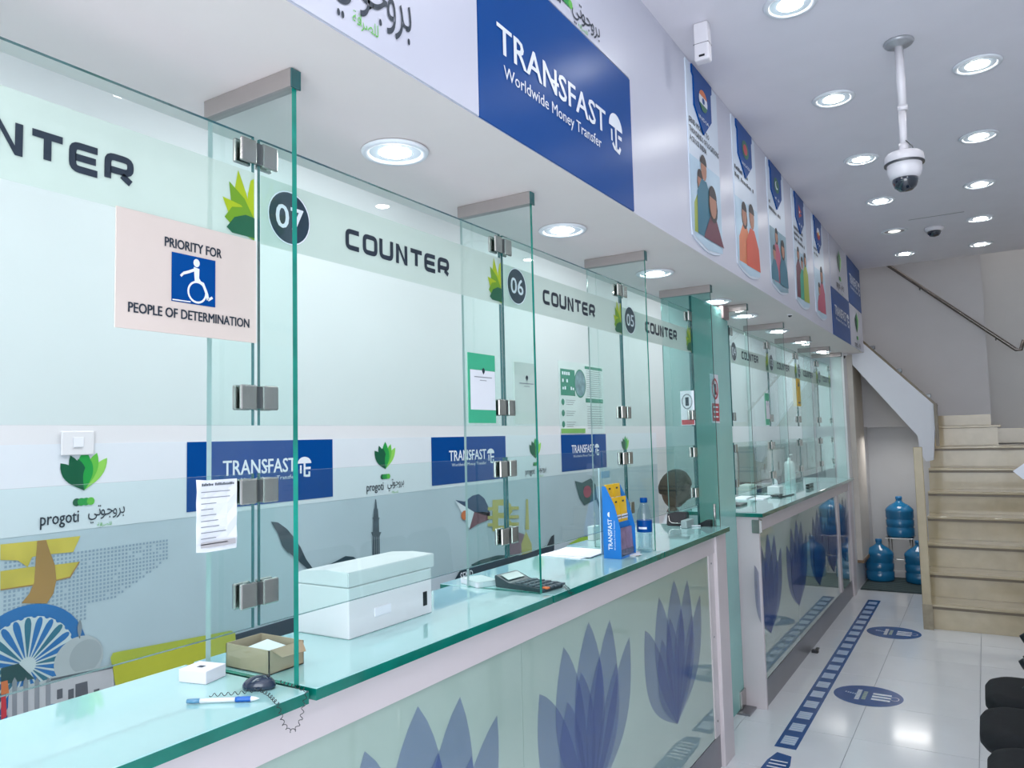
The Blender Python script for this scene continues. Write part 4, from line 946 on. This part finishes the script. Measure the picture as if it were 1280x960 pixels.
# ================================================================== SEATED PERSON
SKN = M('skin_brown', '#54392e', .5, var=.08); SHIRT = M('shirt_grey', '#c4c9cf', .8, var=.05, scale=30); HR = M('hair_black', '#14130f', .65, var=.3, scale=80, bump=.6)
TRS = M('trousers', '#2a2f3a', .8)
PX, PY = -1.63, 4.43
t = thing('person', 'seated person with short dark hair and pale shirt looking down behind the fourth glass fin', 'person', (PX, PY, 0))
me = bpy.data.meshes.new('body')
J = {'pel': (PX-.02, PY-.1, .44, .105), 'bel': (PX-.01, PY-.1, .56, .11), 'che': (PX, PY-.07, .72, .115), 'nk0': (PX, PY-.03, .86, .062), 'nk1': (PX+.005, PY-.005, .93, .042), 'nk2': (PX+.01, PY+.015, .985, .04),
     'sl': (PX-.125, PY-.05, .82, .052), 'el': (PX-.15, PY+.02, .62, .036), 'wl': (PX-.05, PY+.16, .60, .025), 'hl': (PX-.02, PY+.20, .60, .024),
     'sr': (PX+.125, PY-.05, .82, .052), 'er': (PX+.15, PY+.02, .62, .036), 'wr': (PX+.06, PY+.16, .60, .025), 'hr': (PX+.03, PY+.20, .60, .024),
     'pl': (PX-.09, PY-.08, .43, .085), 'kl': (PX-.10, PY+.26, .44, .056), 'al': (PX-.10, PY+.24, .06, .036), 'tl': (PX-.10, PY+.36, .03, .028),
     'pr': (PX+.07, PY-.08, .43, .085), 'kr': (PX+.08, PY+.26, .44, .056), 'ar': (PX+.08, PY+.24, .06, .036), 'tr': (PX+.08, PY+.36, .03, .028)}
names = list(J); E_ = [('pel', 'bel'), ('bel', 'che'), ('che', 'nk0'), ('nk0', 'nk1'), ('nk1', 'nk2'), ('che', 'sl'), ('sl', 'el'), ('el', 'wl'), ('wl', 'hl'), ('che', 'sr'), ('sr', 'er'), ('er', 'wr'), ('wr', 'hr'),
                       ('pel', 'pl'), ('pl', 'kl'), ('kl', 'al'), ('al', 'tl'), ('pel', 'pr'), ('pr', 'kr'), ('kr', 'ar'), ('ar', 'tr')]
me.from_pydata([J[n][:3] for n in names], [(names.index(a), names.index(b)) for a, b in E_], []); me.update()
bo = bpy.data.objects.new('body', me); COL.objects.link(bo)
sk = bo.modifiers.new('skin', 'SKIN'); sk.use_smooth_shade = True
for i, n in enumerate(names):
    sv = me.skin_vertices[0].data[i]; sv.radius = (J[n][3],)*2; sv.use_root = (n == 'pel')
ss = bo.modifiers.new('sub', 'SUBSURF'); ss.levels = ss.render_levels = 2
dg = bpy.context.evaluated_depsgraph_get(); bm_me = bpy.data.meshes.new_from_object(bo.evaluated_get(dg)); bpy.data.objects.remove(bo)
bm = bmesh.new(); bm.from_mesh(bm_me)
# head merged to the same figure, with face relief
hc = Vector((PX+.015, PY+.035, 1.085)); yawh = .9; RH = Matrix.Rotation(-yawh, 3, 'Z') @ Matrix.Rotation(-.38, 3, 'X')   # local +y = face
hb = bmesh.new(); bmesh.ops.create_uvsphere(hb, u_segments=40, v_segments=30, radius=1)
def gs(x, c, s_): return math.exp(-((x-c)/s_)**2)
for v in hb.verts:
    x, y, z = v.co
    X_, Y_, Z_ = x*.075, y*.093, z*.112
    if z < 0: X_ *= 1+.22*z; Y_ *= 1+(.10*z if y > 0 else .25*z)
    if y > .2:
        Y_ += .020*gs(x, 0, .16)*gs(z, -.12, .18) + .006*gs(x, 0, .35)*gs(z, -.48, .08) + .010*gs(x, 0, .3)*gs(z, -.78, .14) + .006*gs(z, .14, .1)
        Y_ -= .010*(gs(x, .36, .16)+gs(x, -.36, .16))*gs(z, 0, .10)
    v.co = hc + RH @ Vector((X_, Y_, Z_))
for sg in (-1, 1):
    r_ = bmesh.ops.create_uvsphere(hb, u_segments=12, v_segments=8, radius=1)
    for v in r_['verts']: v.co = hc + RH @ Vector((sg*.075+v.co.x*.008, -.005+v.co.y*.018, -.008+v.co.z*.028))
    r_ = bmesh.ops.create_uvsphere(hb, u_segments=10, v_segments=8, radius=1)
    for v in r_['verts']: v.co = hc + RH @ Vector((sg*.028+v.co.x*.012, .083+v.co.y*.008, v.co.z*.008))
tm = bpy.data.meshes.new('h'); hb.to_mesh(tm); hb.free(); bm.from_mesh(tm)
for i in range(0):
    pass
# fingers: short chains rooted in each palm
for sx in (-1, 1):
    w_ = Vector(J['hl' if sx < 0 else 'hr'][:3])
    for k, L in enumerate((.050, .058, .054, .042)):
        b0 = w_+Vector(((k-1.5)*.011, .015, -.002)); tube(bm, [b0, b0+Vector((0, L*.5, .004)), b0+Vector((-sx*.004, L, -.012))], [.0075, .0068, .0052], 8)
    b0 = w_+Vector((-sx*-.018, .0, 0)); tube(bm, [b0, b0+Vector((sx*.016, .02, .004)), b0+Vector((sx*.018, .042, -.002))], [.009, .0078, .006], 8)
for f in bm.faces:
    c = f.calc_center_median(); f.smooth = True
    if c.z > .955 or (c.y > PY+.13 and .55 < c.z < .68): f.material_index = 0
    elif c.z > .47 and c.y < PY+.14: f.material_index = 1
    else: f.material_index = 2
obj('body', bm, [SKN, SHIRT, TRS], t)
hb = bmesh.new(); bmesh.ops.create_uvsphere(hb, u_segments=36, v_segments=26, radius=1)
for v in list(hb.verts):
    x, y, z = v.co
    if z < -.62 or (y > .40 and z < .42) or (y > .1 and z < -.1): hb.verts.remove(v); continue
    k = 1+.02*math.sin(17*x+9*z)*math.cos(13*y)
    v.co = hc + RH @ Vector((x*.083*k, y*.101*k-.003, z*.122*k*(1 if z > 0 else .85)+.002))
o = obj('hair', hb, HR, t, label='short dark hair', smooth=True); s = o.modifiers.new('s', 'SOLIDIFY'); s.thickness = .006
t2 = thing('office_chair', 'black office chair under the seated person', 'chair', (PX, PY-.08, 0)); obj('seat', bbox(PX-.2, PX+.2, PY-.28, PY+.14, .28, .335, .02, 3), BLACK, t2)
obj('backrest', bbox(PX-.18, PX+.18, PY-.33, PY-.29, .42, .78, .015, 3), BLACK, t2); bm = bmesh.new(); tube(bm, [(PX, PY-.07, .04), (PX, PY-.07, .28)], .022, 12); tube(bm, [(PX, PY-.1, .27), (PX, PY-.31, .30), (PX, PY-.31, .5)], .014, 8)
for k in range(5): a = 2*PI*k/5; tube(bm, [(PX, PY-.07, .06), (PX+.22*math.cos(a), PY-.07+.22*math.sin(a), .03)], .014, 8); lathe(bm, [(.001, -.012), (.024, -.012), (.024, .012), (.001, .012)], (PX+.22*math.cos(a), PY-.07+.22*math.sin(a), .024), 12, axis='y')
obj('base', bm, BLKP, t2)
# ================================================================== STAIRS
RZ = .179; G_ = .255; SY = 6.20
st = thing('staircase', 'beige marble staircase rising at the back right of the room', 'staircase', (.3, 6.2, 0))
SXL, SXR = -.43, 1.34
for n in range(7):
    y = SY+n*G_; z0 = RZ*n; z1 = RZ*(n+1)
    obj('riser', bbox(SXL+.045 if n == 0 else SXL, SXR, y+.02, y+.04, z0+.0005, z1-.022), MARB, st)
    yend = y+G_+.04 if n < 6 else 8.57
    tr = obj('tread', bbox(SXL, SXR, y, yend, z1-.021, z1, .005), MARBD if False else MARB, st)
    obj('nose_shade', bbox(SXL+.002, SXR, y+.006, y+.0195, z1-.038, z1-.0215), MARBD, tr)  # dark strip on the riser stands in for the shadow under the tread edge
bm = bmesh.new(); prof = [(SY+.045, 0)]
for n in range(7): prof += [(SY+.045+n*G_, RZ*n), (SY+.045+n*G_, RZ*(n+1)-.023)]
prof += [(8.56, RZ*7-.023), (8.56, RZ*7-.16), (6.9, 0)]
prism(bm, [(SXL+.003, a, b) for a, b in prof], (SXR-SXL-.01, 0, 0)); obj('core', bm, WHITE, st)
obj('newel_post', bbox(-.445, -.388, SY-.02, SY+.02, 0, 1.285, .004), MARB, st)
obj('newel_foot', bbox(-.447, -.383, SY-.024, SY-.0205, 0, .175), M('stained_marble', '#9c907a', .3, var=.2, scale=20), st)
# step up at the landing toward the left flight
obj('riser', bbox(-.40, .10, 7.98, 8.00, 1.254, 1.411), MARB, st); obj('tread', bbox(-.42, .125, 7.96, 8.118, 1.412, 1.434, .004), MARB, st)
obj('skirting', bbox(-.40, .055, 8.10, 8.119, 1.4345, 1.53), MARB, st)
# flight going up to the left: sloping slab side with marble cap
bm = bmesh.new(); yq = 7.48
pf = [on(1170, 508, 1, yq), on(1080, 430, 1, yq)]
sl = (pf[1]-pf[0]); pf.append(pf[0]+sl*2.0); pf = [pf[0], pf[0]+sl*((-1.027-pf[0].x)/sl.x)]
lo = [on(1060, 450, 1, yq), on(1147, 545, 1, yq), on(1150, 566, 1, yq), on(1158, 577, 1, yq), on(1167, 575, 1, yq), on(1171, 512, 1, yq)]
ls = lo[1]-lo[0]; far_ = lo[1]-ls*((lo[1].x+1.027)/ls.x)
prism(bm, [pf[0], pf[1], far_, lo[1], lo[2], lo[3], lo[4]], (0, .09, 0))
fs = thing('stair_flight', 'white sloping side of the upper stair flight with a thin marble cap', 'staircase', (-.6, 7.5, 1.2)); obj('side', bm, M('flight_white', '#dfe0e8', .5, var=.01), fs)
bm = bmesh.new(); nrm = Vector((-sl.z, 0, sl.x)).normalized()
if nrm.z < 0: nrm = -nrm
prism(bm, [pf[0], pf[1], pf[1]+nrm*.018, pf[0]+nrm*.018], (0, .10, 0)); obj('cap', bm, MARBD, fs)
for q in (.12, .52, .90):
    c = pf[0]+sl*q+Vector((0, .05, .02)); obj('bolt_stub', bbox(c.x-.035, c.x+.03, c.y-.02, c.y+.02, c.z-.012, c.z+.02, .003), STEELD, fs)
obj('end_post', bbox(-.36, -.335, 7.46, 7.56, 1.262, 1.63), MARBD, fs)
bm = bmesh.new()
box(bm, -.66, -.421, 7.60, 8.115, 1.59, 1.612)
prism(bm, [lo[1]+Vector((0, .10, .01)), far_+Vector((0, .10, .01)), far_+Vector((0, .10, .10)), lo[1]+Vector((0, .10, .10))], (0, .53, 0))
fs2 = obj('upper_steps', bm, MARB, fs)
bm = bmesh.new(); hr_ = [on(1280, 425, 1, 8.05), on(1276, 437, 1, 8.05), on(1270, 437, 1, 8.05), on(1112, 333, 1, 8.05)]
ext = hr_[3]+(hr_[3]-hr_[2])*.3
tube(bm, hr_[:3]+[hr_[2]+(hr_[3]-hr_[2])*.02, hr_[3], ext], .016, 12)
hrl = thing('handrail', 'steel handrail sloping up to the left on the stairwell wall', 'handrail', (0, 8.05, 2.1)); obj('rail', bm, M('rail_steel', '#77716e', .25, .9), hrl)
for q in (.15, .75):
    c = hr_[2].lerp(hr_[3], q); bm = bmesh.new(); tube(bm, [c, c+Vector((0, .03, -.03)), c+Vector((0, .07, -.03))], .006, 8); obj('bracket', bm, STEELD, hrl)
# ================================================================== WATER BOTTLES + MAT
WB_ = M('carboy_blue', '#1b7fb4', .08, alpha=.86, coat=.4, var=.1, scale=3)
def carboy(loc, lb):
    t = thing('water_carboy', lb, 'water bottle', loc, local=True, group='blue water carboys under the stairs')
    pr = [(.02, .0), (.112, 0), (.122, .012), (.122, .08), (.116, .088), (.116, .098), (.122, .106), (.122, .155), (.116, .163), (.116, .173), (.122, .181), (.122, .235), (.124, .245), (.118, .262), (.085, .295), (.04, .32), (.026, .335), (.025, .36)]
    bm = bmesh.new(); lathe(bm, pr, (0, 0, 0), 36); obj('body', bm, WB_, t)
    bm = bmesh.new(); lathe(bm, [(.001, .378), (.026, .378), (.029, .372), (.029, .35), (.026, .348)], (0, 0, 0), 20); obj('cap', bm, M('cap_blue', '#2b7ab0', .3), t)
    return t
carboy((-.905, 7.93, .016), 'lower left blue water bottle under the stairs'); carboy((-.575, 7.93, .016), 'lower right blue water bottle partly behind the stair post')
bm = bmesh.new(); t = thing('bottle_rack', 'grey wire shelf carrying the upper blue water bottle', 'rack', (-.74, 8.12, 0))
for (x, y) in ((-.83, 8.05), (-.65, 8.05), (-.83, 8.3), (-.65, 8.3)):
    b2 = bmesh.new(); tube(b2, [(x, y, .001), (x, y, .385)], .006, 8); obj('leg', b2, STEEL, t)
obj('shelf', bbox(-.86, -.62, 8.03, 8.32, .386, .396, .002), STEEL, t)
obj('crossbar', bbox(-.83, -.65, 8.045, 8.053, .19, .20), STEEL, t)
c = on(1123, 700, 1, 8.15); carboy((-.735, 8.16, .397), 'uppermost blue water bottle standing above the other two')
t = thing('floor_mat', 'dark grey worn mat under the blue water bottles', 'mat', (-.8, 7.7, 0)); obj('base', bbox(-1.02, -.46, 7.45, 8.15, .0005, .010, .002), M('mat_dark', '#3c4a4c', .9, var=.3, scale=30), t)
bm = bmesh.new()
for k in range(11): box(bm, -1.0, -.48, 7.47+k*.062, 7.495+k*.062, .0105, .014)
obj('ribs', bm, M('mat_rib', '#56686a', .9), t)
# ================================================================== CEILING EQUIPMENT
DW = M('dome_white', '#dedbe0', .3); t = thing('dome_camera', 'white dome security camera hanging from the ceiling on a long pole', 'security camera', (-.187, 3.08, ZC))
X0, Y0 = -.187, 3.08
bm = bmesh.new(); lathe(bm, [(.001, ZC-.0005), (.05, ZC-.0005), (.052, ZC-.006), (.046, ZC-.014), (.018, ZC-.018), (.016, ZC-.022)], (X0, Y0, 0), 28); obj('ceiling_plate', bm, M('plate_grey', '#a9abb0', .3, .4), t)
bm = bmesh.new(); tube(bm, [(X0, Y0, ZC-.02), (X0, Y0, 2.60)], .0145, 16); tube(bm, [(X0, Y0, 2.605), (X0, Y0, 2.585)], .017, 16); tube(bm, [(X0-.002, Y0, 2.59), (X0-.004, Y0, 2.45)], .0125, 16); tube(bm, [(X0-.004, Y0, 2.462), (X0-.004, Y0, 2.432)], .0165, 16); obj('pole', bm, DW, t)
X0 -= .006
bm = bmesh.new(); lathe(bm, [(.001, 2.432), (.022, 2.431), (.055, 2.426), (.064, 2.418), (.066, 2.395), (.064, 2.388), (.058, 2.386), (.058, 2.36), (.053, 2.340), (.045, 2.330), (.001, 2.330)], (X0, Y0, 0), 36); obj('housing', bm, DW, t)
bm = bmesh.new(); lathe(bm, [(.044, 2.331), (.043, 2.318), (.036, 2.300), (.022, 2.288), (.001, 2.284)], (X0, Y0, 0), 28); obj('dome', bm, M('dome_tint', '#0f1c2c', .05, coat=1), t)
bm = bmesh.new(); lathe(bm, [(.0655, 2.39), (.0675, 2.389), (.0675, 2.384), (.0655, 2.383)], (X0, Y0, 0), 36); obj('seam_ring', bm, STEELD, t)
bm = bmesh.new(); tube(bm, [(X0+.01, Y0-.01, 2.47), (X0+.03, Y0-.01, 2.445), (X0+.035, Y0-.005, 2.426)], .002, 6); obj('cable', bm, STEELD, t)
def smalldome(x, y, z, lb, s=1.0):
    t = thing('small_dome_camera', lb, 'security camera', (x, y, z), local=True)
    bm = bmesh.new(); lathe(bm, [(.001, -.0005), (.06*s, -.0005), (.062*s, -.01*s), (.052*s, -.028*s), (.001, -.028*s)], (0, 0, 0), 24); obj('base', bm, DW, t)
    bm = bmesh.new(); lathe(bm, [(.045*s, -.0285*s), (.042*s, -.045*s), (.028*s, -.062*s), (.001, -.068*s)], (0, 0, 0), 20); obj('dome', bm, MATS['dome_tint'], t)
smalldome(-.223, 6.15, ZC, 'small white dome camera with black dome on the ceiling beyond the hanging camera')
smalldome(-1.05, 7.33, ZS, 'small black dome camera under the far end of the bulkhead', .8)
smalldome(-.93, 4.62, ZS, 'tiny dark sensor dome under the bulkhead front edge', .25)
c = on(877, 30, 2, ZC); t = thing('motion_sensor', 'white rectangular motion sensor fixed under the ceiling near the first banner', 'sensor', (c.x, c.y, ZC-.15))
obj('case', bbox(c.x-.026, c.x+.026, c.y-.02, c.y+.02, ZC-.138, ZC-.001, .006, 3), DW, t); obj('seam', bbox(c.x-.0265, c.x+.0265, c.y-.0206, c.y+.0205, ZC-.078, ZC-.0765), STEELD, t); obj('lens_slot', bbox(c.x-.008, c.x+.012, c.y-.0215, c.y-.0201, ZC-.126, ZC-.119), BLKP, t)
# ================================================================== FLOOR STICKERS
t = thing('floor_strip', 'long dark blue queue strip with pale striped squares on the tiled floor', 'floor sticker', (-.85, 5.3, 0))
p = Print(2, 0, step=.0003, off=.0006); x0a, x1a, x0b, x1b = -.892, -.797, -.908, -.812
def sx(y, q): k = (y-3.62)/(7.04-3.62); return (x0a+(x0b-x0a)*k)*(1-q)+(x1a+(x1b-x1a)*k)*q
SQ = M('sticker_pale', '#aabfdc', .3); SBL = M('sticker_blue', '#134f92', .25, var=.03)
p.poly([(x0a, 3.62), (x1a, 3.62), (x1b, 7.04), (x0b, 7.04)], SBL, 0); p.done('backing', t)
p = Print(2, 0, step=.0003, off=.0012); nsq = 19
for k in range(nsq):
    y0 = 3.665+k*.1775; y1 = y0+.105
    p.poly([(sx(y0, .17), y0), (sx(y0, .83), y0), (sx(y1, .83), y1), (sx(y1, .17), y1)], SQ, 0)
    if k < 6:
        for j in range(4): ya = y0+.012+j*.026; p.poly([(sx(ya, .2), ya), (sx(ya, .8), ya), (sx(ya, .8), ya+.007), (sx(ya, .2), ya+.007)], PW, 1)
p.done('squares', t, label='pale blue striped squares')
t = thing('floor_strip', 'short blue striped floor sticker at the bottom edge before the long strip', 'floor sticker', (-.85, 3.4, 0))
p = Print(2, 0, step=.0003, off=.0006); p.poly([(-.905, 3.0), (-.79, 3.0), (-.785, 3.44), (-.80, 3.54), (-.865, 3.56), (-.885, 3.46)], SBL, 0)
for j in range(6): ya = 3.46-j*.035; p.rect(-.872, -.80, ya, ya+.012, PW, 1)
p.done('sticker', t)
def oval(cx, cy, r, lb):
    t = thing('floor_roundel', lb, 'floor sticker', (cx, cy, 0)); p = Print(2, 0, step=.0003, off=.0006)
    p.disc(cx, cy, r, r, SBL, 0, 40)
    [p.rect(cx-.058, cx-.036, cy-.085+q*.0175, cy-.072+q*.0175, PW, 1) for q in range(10)]
    [p.rect(cx-.026, cx-.006, cy-.07+q*.02, cy-.055+q*.02, M('sticker_sage', '#9fb3a8', .4), 1) for q in range(7)]; [p.rect(cx-.115+q*.012, cx-.107+q*.012, cy+.01-q*.004, cy+.03-q*.004, M('sticker_pale', ''), 1) for q in range(5)]
    for s_ in (-.045, 0, .045): p.poly([(cx+.02, cy+s_-.014), (cx+.11, cy+s_-.012), (cx+.11, cy+s_+.012), (cx+.02, cy+s_+.014)], PW, 1)
    p.ring(cx+.128, cy, .022, .03, .003, PW, 1, 16)
    p.done('sticker', t)
oval(-.611, 4.525, .17, 'nearer round blue distance marker on the floor'); oval(-.62, 5.985, .172, 'farther round blue distance marker on the floor by the stairs')
t = thing('door_stopper', 'tiny black rubber piece on the floor against the far counter plinth', 'door stop', (-1.005, 5.25, 0)); obj('wedge', bbox(-1.025, -.985, 5.22, 5.26, .0005, .018, .004), BLKP, t); obj('tab', bbox(-1.015, -.995, 5.262, 5.34, .0005, .01, .003), BLKP, t)
# ================================================================== WAITING CHAIRS
def chair(loc, lb):
    t = thing('waiting_chair', lb, 'chair', loc, group='black waiting chairs', local=True)
    def cushion(corners, levels, place):
        bm = bmesh.new(); rings = []
        for ins, h in levels:
            ring = []
            for cx, cy, a0, r in corners:
                for k in range(9): a = a0+k*PI/16; ring.append(bm.verts.new(place(cx+(r-ins)*math.cos(a), cy+(r-ins)*math.sin(a), h)))
            rings.append(ring)
        n = len(rings[0])
        for a, b in zip(rings[:-1], rings[1:]):
            for k in range(n): bm.faces.new((a[k], a[(k+1) % n], b[(k+1) % n], b[k]))
        bm.faces.new(rings[0]); bm.faces.new(rings[-1]); return bm
    lv = [(.035, 0), (.012, .006), (.0, .022), (.0, .045), (.012, .062), (.035, .072), (.055, .074)]
    obj('seat', cushion(((.33, -.12, -PI/2, .06), (.33, .12, 0, .06), (.10, .08, PI/2, .10), (.10, -.08, PI, .10)), lv, lambda x, y, h: (x, y, .385+h)), BLACK, t, smooth=True)
    lb_ = [(.02, 0), (.005, .005), (0, .014), (0, .024), (.005, .033), (.02, .038)]
    obj('backrest', cushion(((-.12, .62, PI, .06), (.12, .62, -PI/2, .06), (.12, .86, 0, .06), (-.12, .86, PI/2, .06)), lb_, lambda y, z, h: (.40+(z-.6)*.12+h, y, z)), BLACK, t, smooth=True)
    for s_ in (-1, 1):
        bm = bmesh.new(); y = s_*.155
        tube(bm, [(.10, y, .001), (.10, y, .40)], .011, 10); obj('leg', bm, STEEL, t)
        bm = bmesh.new(); tube(bm, [(.36, y, .001), (.37, y, .40), (.42, y*.8, .62)], .011, 10); obj('leg', bm, STEEL, t)
        bm = bmesh.new(); tube(bm, [(.10, y, .385), (.37, y, .385)], .010, 8); obj('side_bar', bm, STEEL, t)
        bm = bmesh.new(); tube(bm, [(.17, y, .39), (.17, y, .58)], .009, 8); tube(bm, [(.13, y, .60), (.145, y, .608), (.36, y, .605), (.38, y, .60)], [.016, .024, .024, .016], 12); obj('armrest', bm, BLKP, t)
    return t
ch = chair((-.055, 3.40, 0), 'black padded waiting chair, farthest of the three clearly seen at the lower right')
dup(ch, (-.07, 3.02, 0), 0, 'black padded waiting chair, middle one at the lower right'); dup(ch, (-.05, 2.64, 0), 0, 'black padded waiting chair in the lower right corner, nearest')
dup(ch, (.20, 4.55, 0), 0, 'black waiting chair farther back, only its armrest tip seen at the right edge')
t = thing('queue_sign', 'white pointed sign board on a slim stand, its tip showing at the right edge', 'sign', (.235, 5.1, 0))
c = on(1266, 589, 1, 5.1); r = .055
bm = bmesh.new(); prism(bm, [(c.x, 5.1, c.z), (c.x+.045, 5.1, c.z-.045), (c.x+.12, 5.1, c.z-.03), (c.x+.12, 5.1, c.z+.05), (c.x+.07, 5.1, c.z+.055)], (0, .006, 0)); obj('board', bm, PAPER, t)
bm = bmesh.new(); tube(bm, [(c.x+.09, 5.112, .01), (c.x+.09, 5.112, c.z+.01)], .006, 8); lathe(bm, [(.001, .001), (.08, .001), (.08, .012), (.001, .016)], (c.x+.13, 5.12, 0), 24); obj('stand', bm, STEEL, t)
